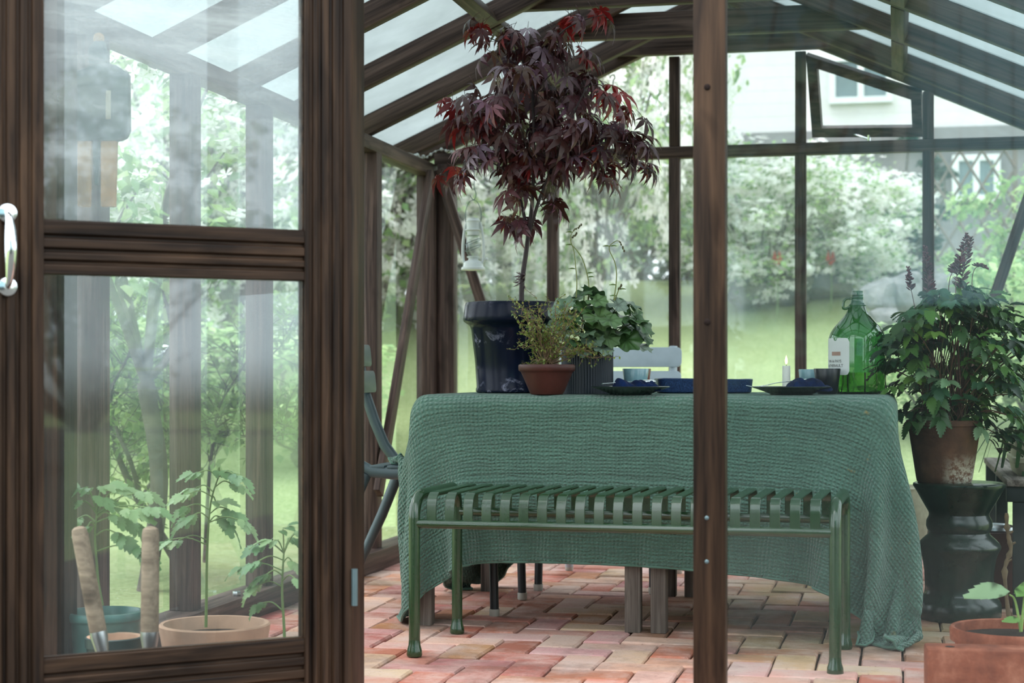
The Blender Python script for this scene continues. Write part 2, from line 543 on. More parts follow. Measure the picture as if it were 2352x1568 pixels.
# ------------------------------------------------------------------ mesh helpers
class MB:
    def __init__(self):
        self.v, self.f, self.c, self.uv = [], [], [], None

    def add(self, vs, fs, col=None):
        o = len(self.v)
        self.v.extend([tuple(p) for p in vs])
        self.f.extend([tuple(i + o for i in f) for f in fs])
        if col is not None:
            self.c.extend([col] * len(vs))
        return self

    def box(self, a, b, col=None):
        x0, y0, z0 = a
        x1, y1, z1 = b
        vs = [(x0, y0, z0), (x1, y0, z0), (x1, y1, z0), (x0, y1, z0), (x0, y0, z1), (x1, y0, z1), (x1, y1, z1), (x0, y1, z1)]
        return self.add(vs, [(0, 3, 2, 1), (4, 5, 6, 7), (0, 1, 5, 4), (1, 2, 6, 5), (2, 3, 7, 6), (3, 0, 4, 7)], col)

    def tube(self, pts, rad, n=10, col=None, cap=True, flat=None):
        """Swept tube; flat=(direction, factor) squashes the section along a direction."""
        pts = [Vector(p) for p in pts]
        rs = rad if isinstance(rad, (list, tuple)) else [rad] * len(pts)
        tans = []
        for i in range(len(pts)):
            a = pts[max(0, i - 1)]
            b = pts[min(len(pts) - 1, i + 1)]
            t = (b - a)
            tans.append(t.normalized() if t.length > 1e-9 else Vector((0, 0, 1)))
        ref = Vector((0, 0, 1)) if abs(tans[0].z) < 0.9 else Vector((1, 0, 0))
        u = tans[0].cross(ref).normalized()
        vs, fs = [], []
        for i, p in enumerate(pts):
            if i:
                q = tans[i - 1].rotation_difference(tans[i])
                u = (q @ u)
                u = (u - tans[i] * u.dot(tans[i])).normalized()
            w = tans[i].cross(u)
            for k in range(n):
                a = 2 * PI * k / n
                o = (u * math.cos(a) + w * math.sin(a)) * rs[i]
                if flat:
                    fd = Vector(flat[0]).normalized()
                    o = o - fd * o.dot(fd) * (1 - flat[1])
                vs.append(p + o)
        for i in range(len(pts) - 1):
            for k in range(n):
                a, b = i * n + k, i * n + (k + 1) % n
                fs.append((a, b, b + n, a + n))
        if cap:
            fs.append(tuple(range(n - 1, -1, -1)))
            fs.append(tuple(range((len(pts) - 1) * n, len(pts) * n)))
        return self.add(vs, fs, col)

    def lathe(self, prof, n=48, col=None, center=(0, 0, 0), closed=False):
        cx, cy, cz = center
        vs, fs = [], []
        m = len(prof)
        for k in range(n):
            a = 2 * PI * k / n
            ca, sa = math.cos(a), math.sin(a)
            for r, z in prof:
                vs.append((cx + r * ca, cy + r * sa, cz + z))
        for k in range(n):
            k2 = (k + 1) % n
            for i in range(m - 1 + (1 if closed else 0)):
                i2 = (i + 1) % m
                if prof[i][0] < 1e-6 and prof[i2][0] < 1e-6:
                    continue
                fs.append((k * m + i, k2 * m + i, k2 * m + i2, k * m + i2))
        return self.add(vs, fs, col)

    def prism(self, outline, axis_a, axis_b, origin, depth_vec, col=None):
        """Outline points (a, b) in a plane, pushed along depth_vec."""
        A, B, O, D = Vector(axis_a), Vector(axis_b), Vector(origin), Vector(depth_vec)
        n = len(outline)
        p0 = [O + A * a + B * b for a, b in outline]
        p1 = [p + D for p in p0]
        fs = [tuple(range(n - 1, -1, -1)), tuple(range(n, 2 * n))]
        for i in range(n):
            j = (i + 1) % n
            fs.append((i, j, j + n, i + n))
        return self.add(p0 + p1, fs, col)

    def sphere(self, c, r, n=10, m=7, col=None, sc=(1, 1, 1)):
        prof = [(max(0.0, r * math.sin(PI * i / m)), -r * math.cos(PI * i / m)) for i in range(m + 1)]
        o = len(self.v)
        self.lathe(prof, n, col)
        for i in range(o, len(self.v)):
            x, y, z = self.v[i]
            self.v[i] = (x * sc[0] + c[0], y * sc[1] + c[1], z * sc[2] + c[2])
        return self


def mesh_obj(name, mb, mat, parent=None, smooth=40, bevel=0.0, weld=True, loc=None, rot=None):
    me = bpy.data.meshes.new(name)
    me.from_pydata(mb.v, [], mb.f)
    if mb.c:
        at_ = me.color_attributes.new('tint', 'FLOAT_COLOR', 'POINT')
        arr = np.ones((len(mb.v), 4), dtype=np.float32)
        arr[:, :3] = np.array(mb.c, dtype=np.float32)[:, :3]
        at_.data.foreach_set('color', arr.ravel())
    if weld or bevel:
        bm = bmesh.new()
        bm.from_mesh(me)
        if weld:
            bmesh.ops.remove_doubles(bm, verts=bm.verts, dist=1e-6)
            bmesh.ops.recalc_face_normals(bm, faces=bm.faces)
        if bevel:
            ed = [e for e in bm.edges if len(e.link_faces) == 2 and e.calc_face_angle(0) > 0.6]
            bmesh.ops.bevel(bm, geom=ed, offset=bevel, segments=2, profile=0.5, affect='EDGES', clamp_overlap=True)
        bm.to_mesh(me)
        bm.free()
    if smooth:
        me.polygons.foreach_set('use_smooth', [True] * len(me.polygons))
        me.set_sharp_from_angle(angle=math.radians(smooth))
    me.materials.append(mat)
    o = bpy.data.objects.new(name, me)
    COL.objects.link(o)
    if parent is not None:
        o.parent = parent
    if loc is not None:
        o.location = loc
    if rot is not None:
        o.rotation_euler = rot
    return o


def tag(o, label, cat, group=None, kind=None):
    o['label'] = label
    o['category'] = cat
    if group:
        o['group'] = group
    if kind:
        o['kind'] = kind
    return o


def thing(name, label, cat, loc=(0, 0, 0), rotz=0.0, group=None, kind=None):
    o = bpy.data.objects.new(name, None)
    o.empty_display_size = 0.1
    COL.objects.link(o)
    o.location = loc
    o.rotation_euler = (0, 0, rotz)
    return tag(o, label, cat, group, kind)


def beam(name, a, b, w, h, mat, parent=None, up=(0, 0, 1), bevel=0.003):
    """A timber from a to b, w across and h along 'up'; its local X runs along the grain."""
    a, b = Vector(a), Vector(b)
    L = (b - a).length
    x = (b - a).normalized()
    u = Vector(up)
    u = (u - x * u.dot(x))
    if u.length < 1e-4:
        u = Vector((0, 1, 0))
        u = u - x * u.dot(x)
    u.normalize()
    y = u.cross(x)
    mb = MB().box((0, -w / 2, -h / 2), (L, w / 2, h / 2))
    o = mesh_obj(name, mb, mat, parent, 30, bevel)
    o.matrix_basis = Matrix(((x.x, y.x, u.x, a.x), (x.y, y.y, u.y, a.y), (x.z, y.z, u.z, a.z), (0, 0, 0, 1)))
    return o


def copy_tree(o, parent=None):
    c = o.copy()
    COL.objects.link(c)
    if parent is not None:
        c.parent = parent
    for ch in list(o.children):
        copy_tree(ch, c)
    return c


def pane(name, pts, mat, parent, thick=0.004):
    """A glass sheet over the polygon pts (all in one plane)."""
    pts = [Vector(p) for p in pts]
    nrm = (pts[1] - pts[0]).cross(pts[2] - pts[0]).normalized() * thick
    n = len(pts)
    mb = MB()
    mb.add([p - nrm / 2 for p in pts] + [p + nrm / 2 for p in pts],
           [tuple(range(n - 1, -1, -1)), tuple(range(n, 2 * n))] + [(i, (i + 1) % n, (i + 1) % n + n, i + n) for i in range(n)])
    return mesh_obj(name, mb, mat, parent, 0)


# ------------------------------------------------------------------ greenhouse shell
XL, XR = -2.02, 0.64            # left and right wall
YF, YB = 3.60, 7.25             # front and back wall
XM = (XL + XR) / 2              # ridge
EAVE = 1.69
SLOPE = 0.443
RAFTERS = [4.02, 4.61, 5.2, 5.8, 6.4, 7.03]


def roof_z(x):                  # underside of the rafters
    return EAVE + 0.015 + SLOPE * (x - XL if x < XM else XR - x)


# floor: brick paving in herringbone on a soil bed
mb = MB()
bw = 0.112
x0, y0 = -2.0, 3.55
for i in range(-2, 26):
    for j in range(-2, 36):
        c = (i - j) % 4
        if c == 0:
            sx, sy = 2 * bw, bw
        elif c == 3:
            sx, sy = bw, 2 * bw
        else:
            continue
        ax, ay = x0 + i * bw, y0 + j * bw
        if ax < XL + 0.02 or ay < 3.3 or ax + sx > XR or ay + sy > YB + 0.05:
            if ax + sx < XL + 0.05 or ay + sy < 3.3 or ax > XR - 0.03 or ay > YB - 0.03:
                continue
        g = random.uniform(0.0015, 0.004)
        t = random.random()
        base = [(192, 130, 110), (204, 148, 128), (210, 162, 142), (184, 118, 98), (216, 172, 154), (172, 110, 92)][int(t * 6)]
        col = srgb(*[min(255, max(0, q + random.uniform(-10, 10))) for q in base])
        zt = random.uniform(-0.003, 0.003)
        ch = 0.005
        cx, cy = ax + sx / 2, ay + sy / 2
        ang = random.uniform(-0.012, 0.012)
        tx, ty = random.uniform(-0.012, 0.012), random.uniform(-0.012, 0.012)
        vs = []
        for (ex, zz) in ((0, -0.05), (0, zt - ch), (ch, zt)):
            for (qx, qy) in ((-1, -1), (1, -1), (1, 1), (-1, 1)):
                lx = qx * (sx / 2 - g - ex + random.uniform(-0.0012, 0.0012))
                ly = qy * (sy / 2 - g - ex + random.uniform(-0.0012, 0.0012))
                vs.append((cx + lx * math.cos(ang) - ly * math.sin(ang), cy + lx * math.sin(ang) + ly * math.cos(ang), zz + lx * tx + ly * ty))
        fs = [(8, 9, 10, 11)]
        for lv in (0, 4):
            for q in range(4):
                r = (q + 1) % 4
                fs.append((lv + q, lv + r, lv + 4 + r, lv + 4 + q))
        mb.add(vs, fs, col)
floor = mesh_obj('floor', mb, M['brick'], None, 30, 0, False)
tag(floor, 'worn pinkish red brick paving laid in herringbone', 'floor', None, 'structure')
bed = mesh_obj('joint_soil', MB().box((XL - 0.02, 3.2, -0.06), (XR, YB + 0.02, -0.012)), M['joint'], floor)

bm_ = M['beam']
# left wall
wl = thing('wall_left', 'left greenhouse wall of dark stained posts and glass', 'wall', (0, 0, 0), 0, None, 'structure')
beam('sill', (XL + 0.01, YF, 0.04), (XL + 0.01, YB, 0.04), 0.11, 0.08, bm_, wl)
beam('wall_plate', (XL, YF - 0.1, EAVE - 0.03), (XL, YB + 0.05, EAVE - 0.03), 0.07, 0.055, bm_, wl)
for y in RAFTERS[:-1]:
    beam('post', (XL, y, 0.08), (XL, y, EAVE - 0.055), 0.07, 0.07, bm_, wl, (0, 1, 0))
beam('post', (XL + 0.005, YB - 0.03, 0.08), (XL + 0.005, YB - 0.03, EAVE - 0.055), 0.08, 0.10, bm_, wl, (0, 1, 0))
beam('brace', (XL + 0.055, YB - 0.16, EAVE - 0.06), (XL + 0.055, 6.32, 0.30), 0.026, 0.062, bm_, wl, (0, 1, 0))
ys = [YF + 0.05] + RAFTERS[:-1] + [YB - 0.03]
for a, b in zip(ys[:-1], ys[1:]):
    pane('glass_pane', [(XL - 0.012, a, 0.08), (XL - 0.012, b, 0.08), (XL - 0.012, b, EAVE - 0.055), (XL - 0.012, a, EAVE - 0.055)], M['glass'], wl)

# back wall
wb = thing('wall_back', 'back gable wall of dark stained posts and glass', 'wall', (0, 0, 0), 0, None, 'structure')
beam('sill', (XL, YB, 0.04), (XR, YB, 0.04), 0.11, 0.08, bm_, wb)
beam('cross_beam', (XL + 0.03, YB, 1.71), (XR, YB, 1.71), 0.05, 0.05, bm_, wb)
beam('corner_post', (XL + 0.085, YB + 0.0, 0.08), (XL + 0.085, YB + 0.0, 1.685), 0.075, 0.07, bm_, wb, (0, 1, 0))
BX = [-1.46, -0.928, -0.395, 0.127]
for x in BX:
    beam('post', (x, YB, 0.08), (x, YB, 1.686), 0.047, 0.05, bm_, wb, (0, 1, 0))
    beam('gable_post', (x, YB, 1.736), (x, YB, min(roof_z(x), 2.12)), 0.045, 0.045, bm_, wb, (0, 1, 0))
beam('corner_post', (XR - 0.03, YB, 0.08), (XR - 0.03, YB, 1.686), 0.08, 0.07, bm_, wb, (0, 1, 0))
beam('brace', (XL + 0.06, YB - 0.055, 1.66), (XL + 0.57, YB - 0.055, 0.1), 0.045, 0.022, bm_, wb, (0, 1, 0))
beam('brace', (XR - 0.06, YB - 0.055, 1.66), (XR - 0.57, YB - 0.055, 0.1), 0.045, 0.022, bm_, wb, (0, 1, 0))
bx = [XL + 0.12] + BX + [XR - 0.07]
for i, (a, b) in enumerate(zip(bx[:-1], bx[1:])):
    pane('glass_pane', [(a, YB + 0.012, 0.08), (b, YB + 0.012, 0.08), (b, YB + 0.012, 1.69), (a, YB + 0.012, 1.69)], M['back_glass'], wb)
    if i == 3:
        continue                                     # the vent opening
    if i == 2:
        poly = [(a, 1.73), (b, 1.73), (b, 2.13), (a, 2.13)]
    else:
        poly = [(a, 1.73), (b, 1.73), (b, max(1.731, min(2.13, roof_z(b)))), (a, max(1.731, min(2.13, roof_z(a))))]
    pane('glass_pane', [(x, YB + 0.012, z) for x, z in poly], M['back_glass'], wb)

# right wall (its glass is mostly out of frame)
wr = thing('wall_right', 'right greenhouse wall of posts and glass', 'wall', (0, 0, 0), 0, None, 'structure')
beam('sill', (XR, YF, 0.04), (XR, YB, 0.04), 0.11, 0.08, bm_, wr)
beam('wall_plate', (XR, YF - 0.1, EAVE - 0.03), (XR, YB + 0.05, EAVE - 0.03), 0.07, 0.055, bm_, wr)
for y in RAFTERS[:-1]:
    beam('post', (XR, y, 0.08), (XR, y, EAVE - 0.055), 0.07, 0.07, bm_, wr, (0, 1, 0))
ys = [YF + 0.05] + RAFTERS[:-1] + [YB - 0.03]
for a, b in zip(ys[:-1], ys[1:]):
    pane('glass_pane', [(XR + 0.012, a, 0.08), (XR + 0.012, b, 0.08), (XR + 0.012, b, EAVE - 0.055), (XR + 0.012, a, EAVE - 0.055)], M['glass'], wr)

# roof
rf = thing('ceiling', 'pitched roof of dark rafters under frosted panes', 'roof', (0, 0, 0), 0, None, 'structure')
RH = 0.075
nrmL = Vector((-SLOPE, 0, 1)).normalized()
nrmR = Vector((SLOPE, 0, 1)).normalized()
for y in [YF + 0.02] + RAFTERS + [YB]:
    off = RH / 2 / nrmL.z
    beam('rafter', (XL - 0.12, y, roof_z(XL) - 0.12 * SLOPE + off), (XM, y, roof_z(XM) + off), 0.048, RH, bm_, rf, nrmL)
    beam('rafter', (XR + 0.12, y, roof_z(XL) - 0.12 * SLOPE + off), (XM, y, roof_z(XM) + off), 0.048, RH, bm_, rf, nrmR)
beam('ridge', (XM, YF - 0.1, roof_z(XM) + 0.045), (XM, YB + 0.1, roof_z(XM) + 0.045), 0.03, 0.12, bm_, rf)
for xq, nr in ((-1.39, nrmL), (0.01, nrmR)):
    zq = roof_z(xq) + 0.02
    stops = [YF + 0.02] + RAFTERS + [YB]
    for a, b in zip(stops[:-1], stops[1:]):
        beam('purlin', (xq, a + 0.024, zq), (xq, b - 0.024, zq), 0.05, 0.045, bm_, rf, nr)
for y, zc, hh in ((5.246, 2.10, .095), (5.846, 2.09, .095), (6.446, 2.095, .095), (YB - 0.045, 2.165, .085)):
    z0_, z1_ = zc - hh / 2, zc + hh / 2
    e0, e1 = (z0_ - EAVE - 0.06) / SLOPE, (z1_ - EAVE - 0.06) / SLOPE
    half = (XR - XL) / 2
    cb = MB().prism([(-half + e0, -hh / 2), (half - e0, -hh / 2), (half - e1, hh / 2), (-half + e1, hh / 2)], (1, 0, 0), (0, 0, 1), (0, -0.0225, 0), (0, 0.045, 0))
    mesh_obj('collar_beam', cb, bm_, rf, 30, 0.003, True, (XM, y, zc))
stops = [YF - 0.05] + RAFTERS + [YB + 0.08]
for a, b in zip(stops[:-1], stops[1:]):
    for s in (-1, 1):
        e = XL - 0.14 if s < 0 else XR + 0.14
        off = RH / nrmL.z + 0.006
        ze = roof_z(XL) - 0.14 * SLOPE + off
        zr = roof_z(XM) + off
        pane('roof_pane', [(e, a, ze), (e, b, ze), (XM, b, zr), (XM, a, zr)], M['roof'], rf, 0.006)

# front wall: frame posts, left and right panes
wf = thing('wall_front', 'front greenhouse wall with door opening and large right pane', 'wall', (0, 0, 0), 0, None, 'structure')
XH, XP = -1.165, -0.385
DW = M['door_wood']
beam('corner_post', (XL + 0.06, YF + 0.06, 0.08), (XL + 0.06, YF + 0.06, EAVE), 0.12, 0.1, DW, wf, (0, 1, 0))
beam('hinge_post', (XH - 0.035, YF + 0.03, 0.0), (XH - 0.035, YF + 0.03, 2.0), 0.05, 0.09, DW, wf, (0, 1, 0))
beam('latch_post', (XP, YF, 0.0), (XP, YF, 2.2), 0.068, 0.05, DW, wf, (0, 1, 0))
sc = MB()
for zq in (0.372, 0.464):
    sc.sphere((XP - 0.005, YF - 0.0255, zq), 0.0045, 10, 6, None, (1, 0.4, 1))
mesh_obj('screw_head', sc, M['wire'], wf)
nl = MB()
for zq in (0.876, 1.37):
    nl.sphere((XP - 0.004, YF - 0.0255, zq), 0.007, 10, 6, None, (1, 0.4, 1))
mesh_obj('nail_head', nl, paint('rusty_nail', srgb(34, 26, 24), 0.8, 0, 0.2, 40, 0.1), wf)
beam('sill', (XL, YF + 0.03, 0.03), (XH - 0.05, YF + 0.03, 0.03), 0.09, 0.06, DW, wf)
beam('sill', (XP + 0.035, YF + 0.02, 0.025), (XR, YF + 0.02, 0.025), 0.07, 0.05, DW, wf)
beam('head_beam', (XL, YF + 0.03, 1.93), (XR, YF + 0.03, 1.93), 0.05, 0.06, DW, wf)
pane('glass_pane', [(XP + 0.03, YF + 0.01, 0.05), (XR, YF + 0.01, 0.05), (XR, YF + 0.01, 1.9), (XP + 0.03, YF + 0.01, 1.9)], M['front_glass'], wf)
pane('glass_pane', [(XL + 0.115, YF + 0.03, 0.06), (XH - 0.06, YF + 0.03, 0.06), (XH - 0.06, YF + 0.03, 1.9), (XL + 0.115, YF + 0.03, 1.9)], M['glass'], wf)

# open door leaf, hinged on the left post and swung out towards the garden
ddir = Vector((-0.756, -0.655, 0)).normalized()
ang = math.atan2(ddir.y, ddir.x)
door = thing('door_1', 'open dark brown glazed door with grooved stiles', 'door', (XH - 0.012, YF - 0.035, 0), ang, None, 'structure')
DL, DT = 0.765, 0.042


def grooved(name, length, width, grooves, mat, parent, origin, rot):
    """Moulded board: flat back, face cut by rounded grooves; runs along local X."""
    prof = [(-width / 2, 0.0)]
    gw, gd = 0.0055, 0.007
    for g in grooves:
        prof += [(g - gw, 0.0), (g - gw * 0.55, -gd), (g + gw * 0.55, -gd), (g + gw, 0.0)]
    prof += [(width / 2, 0.0), (width / 2, -DT), (-width / 2, -DT)]
    m = MB().prism(prof, (0, 1, 0), (0, 0, 1), (0, 0, 0), (length, 0, 0))
    o = mesh_obj(name, m, mat, parent, 30)
    bv = o.modifiers.new('bevel', 'BEVEL')
    bv.width = 0.0016
    bv.segments = 2
    bv.limit_method = 'ANGLE'
    o.matrix_basis = Matrix.Translation(origin) @ rot
    return o


# door local frame: x along the leaf from the hinge, -y... the photographed face looks to local +y side of the swing
face = Matrix(((0, 1, 0, 0), (0, 0, 1, 0), (1, 0, 0, 0), (0, 0, 0, 1)))      # board X->Z, Y->X, Z->Y
rail = Matrix(((1, 0, 0, 0), (0, 0, 1, 0), (0, -1, 0, 0), (0, 0, 0, 1)))     # board X->X, Y->-Z, Z->Y
SW = 0.098
fy = DT / 2
gs = [-0.022, 0.002, 0.028]
grooved('stile', 1.95, SW + 0.012, [-0.031, -0.006, 0.02, 0.04], DW, door, Vector((SW / 2 + 0.006, fy, 0.03)), face)
grooved('stile', 1.95, SW, gs, DW, door, Vector((DL - SW / 2, fy, 0.03)), face)
for zc, hh, gg in ((1.022, 0.108, [-0.022, 0.006, 0.03]), (0.125, 0.14, [-0.035, -0.008, 0.02, 0.045]), (1.93, 0.1, gs)):
    grooved('rail', DL - 2 * SW - 0.012 + 0.004, hh, gg, DW, door, Vector((SW + 0.01, fy - 0.003, zc)), rail)
gx0, gx1 = SW + 0.008, DL - SW + 0.004
pane('glass_pane', [(gx0, 0, 1.07), (gx1, 0, 1.07), (gx1, 0, 1.885), (gx0, 0, 1.885)], M['door_glass_hazy'], door)
pane('glass_pane', [(gx0, 0, 0.19), (gx1, 0, 0.19), (gx1, 0, 0.972), (gx0, 0, 0.972)], M['door_glass'], door)
bead = MB()
for z0_, z1_ in ((1.07, 1.885), (0.19, 0.972)):
    bead.box((gx0, 0.002, z0_), (gx1, 0.012, z0_ + 0.008))
    bead.box((gx0, 0.002, z0_ + 0.008), (gx0 + 0.006, 0.012, z1_))
    bead.box((gx1 - 0.006, 0.002, z0_ + 0.008), (gx1, 0.012, z1_))
mesh_obj('glazing_bead', bead, DW, door, 30)
# bow handle
hd = MB()
hx = DL - 0.026
hz0, hz1 = 0.94, 1.086
for zz, s in ((hz0, -1), (hz1, 1)):
    hd.lathe([(0, 0.0), (0.0185, 0.0), (0.0198, 0.002), (0.018, 0.005), (0.010, 0.007), (0, 0.0075)], 24)
    for i in range(len(hd.v) - 24 * 6, len(hd.v)):
        x, y, z = hd.v[i]
        hd.v[i] = (hx + x, fy + z, zz + y)
pts, rr = [], []
for i in range(15):
    t = i / 14
    pts.append((hx, fy + 0.004 + 0.033 * math.sin(PI * t) ** 0.6, hz0 + (hz1 - hz0) * t))
    rr.append(0.0062 + 0.0075 * math.sin(PI * min(1, t * 1.0)) * (0.6 + 0.4 * t))
hd.tube(pts, rr, 14)
mesh_obj('handle', hd, M['chrome'], door)
hg = MB()
for zz in (0.3, 1.67):
    hg.tube([(-0.004, fy + 0.004, zz - 0.04), (-0.004, fy + 0.004, zz + 0.04)], 0.007, 12)
    pass
mesh_obj('hinge', hg, M['wire'], door)

# vent window in the gable, hinged along the sloping rafter and pushed outwards
win = thing('window_1', 'open tilting vent sash in the back gable', 'window', (0, 0, 0), 0, None, 'structure')
xa, xb, zb_ = BX[2] + 0.026, BX[3] - 0.026, 1.745
za, zc_ = min(2.115, roof_z(xa) - 0.005), roof_z(xb) - 0.005
hinge_a, hinge_b = Vector((xa, YB + 0.01, za)), Vector((xb, YB + 0.01, zc_))
ax = (hinge_b - hinge_a).normalized()
R = Matrix.Translation(hinge_a) @ Matrix.Rotation(math.radians(31), 4, ax) @ Matrix.Translation(-hinge_a)
outer = [(xa, zb_), (xb, zb_), (xb, zc_), (xa, za)]


def inset(poly, d):
    out = []
    n = len(poly)
    for i in range(n):
        p0, p1, p2 = (Vector(poly[i - 1]), Vector(poly[i]), Vector(poly[(i + 1) % n]))
        e1, e2 = (p1 - p0).normalized(), (p2 - p1).normalized()
        n1, n2 = Vector((-e1.y, e1.x)), Vector((-e2.y, e2.x))
        bis = (n1 + n2).normalized()
        out.append(p1 + bis * d / max(0.3, bis.dot(n1)))
    return out


inn = inset(outer, 0.042)
fr = MB()
for i in range(4):
    j = (i + 1) % 4
    q = [outer[i], outer[j], tuple(inn[j]), tuple(inn[i])]
    fr.prism([(p[0], p[1]) for p in q], (1, 0, 0), (0, 0, 1), (0, YB - 0.012, 0), (0, 0.036, 0))
fr.v = [tuple(R @ Vector(p)) for p in fr.v]
mesh_obj('sash_frame', fr, bm_, win, 30)
pane('glass_pane', [R @ Vector((p[0], YB + 0.008, p[1])) for p in inn], M['back_glass'], win)
st = MB()
e0 = R @ Vector((0.5 * (xa + xb) - 0.06, YB - 0.016, zb_ + 0.02))
e1 = Vector((0.5 * (xa + xb) + 0.02, YB - 0.01, 1.742))
st.tube([e0, e0.lerp(e1, 0.5), e1], 0.004, 8)
st.tube([e1 + Vector((0, 0, -0.006)), e1 + Vector((0, -0.004, 0.018))], 0.006, 8)
mesh_obj('stay', st, M['chrome'], win)

# ------------------------------------------------------------------ table, cloth
TX0, TX1, TY0, TY1, TZ = -1.445, 0.0, 4.95, 5.87, 0.700
tw = M['grey_wood']


def make_table(x0, x1, lab):
    t = thing('wooden_table', lab, 'table', ((x0 + x1) / 2, (TY0 + TY1) / 2, 0))
    w, d = (x1 - x0) / 2, (TY1 - TY0) / 2
    mesh_obj('table_top', MB().box((-w + 0.03, -d + 0.03, TZ - 0.034), (w - 0.03, d - 0.03, TZ - 0.012)), tw, t, 30, 0.003)
    mesh_obj('apron', MB().box((-w + 0.06, -d + 0.07, TZ - 0.09), (w - 0.06, -d + 0.09, TZ - 0.034)), tw, t, 30, 0.002)
    mesh_obj('apron', MB().box((-w + 0.06, d - 0.09, TZ - 0.09), (w - 0.06, d - 0.07, TZ - 0.034)), tw, t, 30, 0.002)
    for sx in (-1, 1):
        for sy in (-1, 1):
            beam('leg', (sx * (w - 0.036), sy * (d - 0.05), 0.0), (sx * (w - 0.036), sy * (d - 0.05), TZ - 0.035), 0.046, 0.05, tw, t, (0, 1, 0))
    return t


make_table(-1.44, -0.727, 'left weathered wooden table hidden under the green cloth, legs showing below')
make_table(-0.722, 0.0, 'right weathered wooden table under the green cloth, behind the bench')


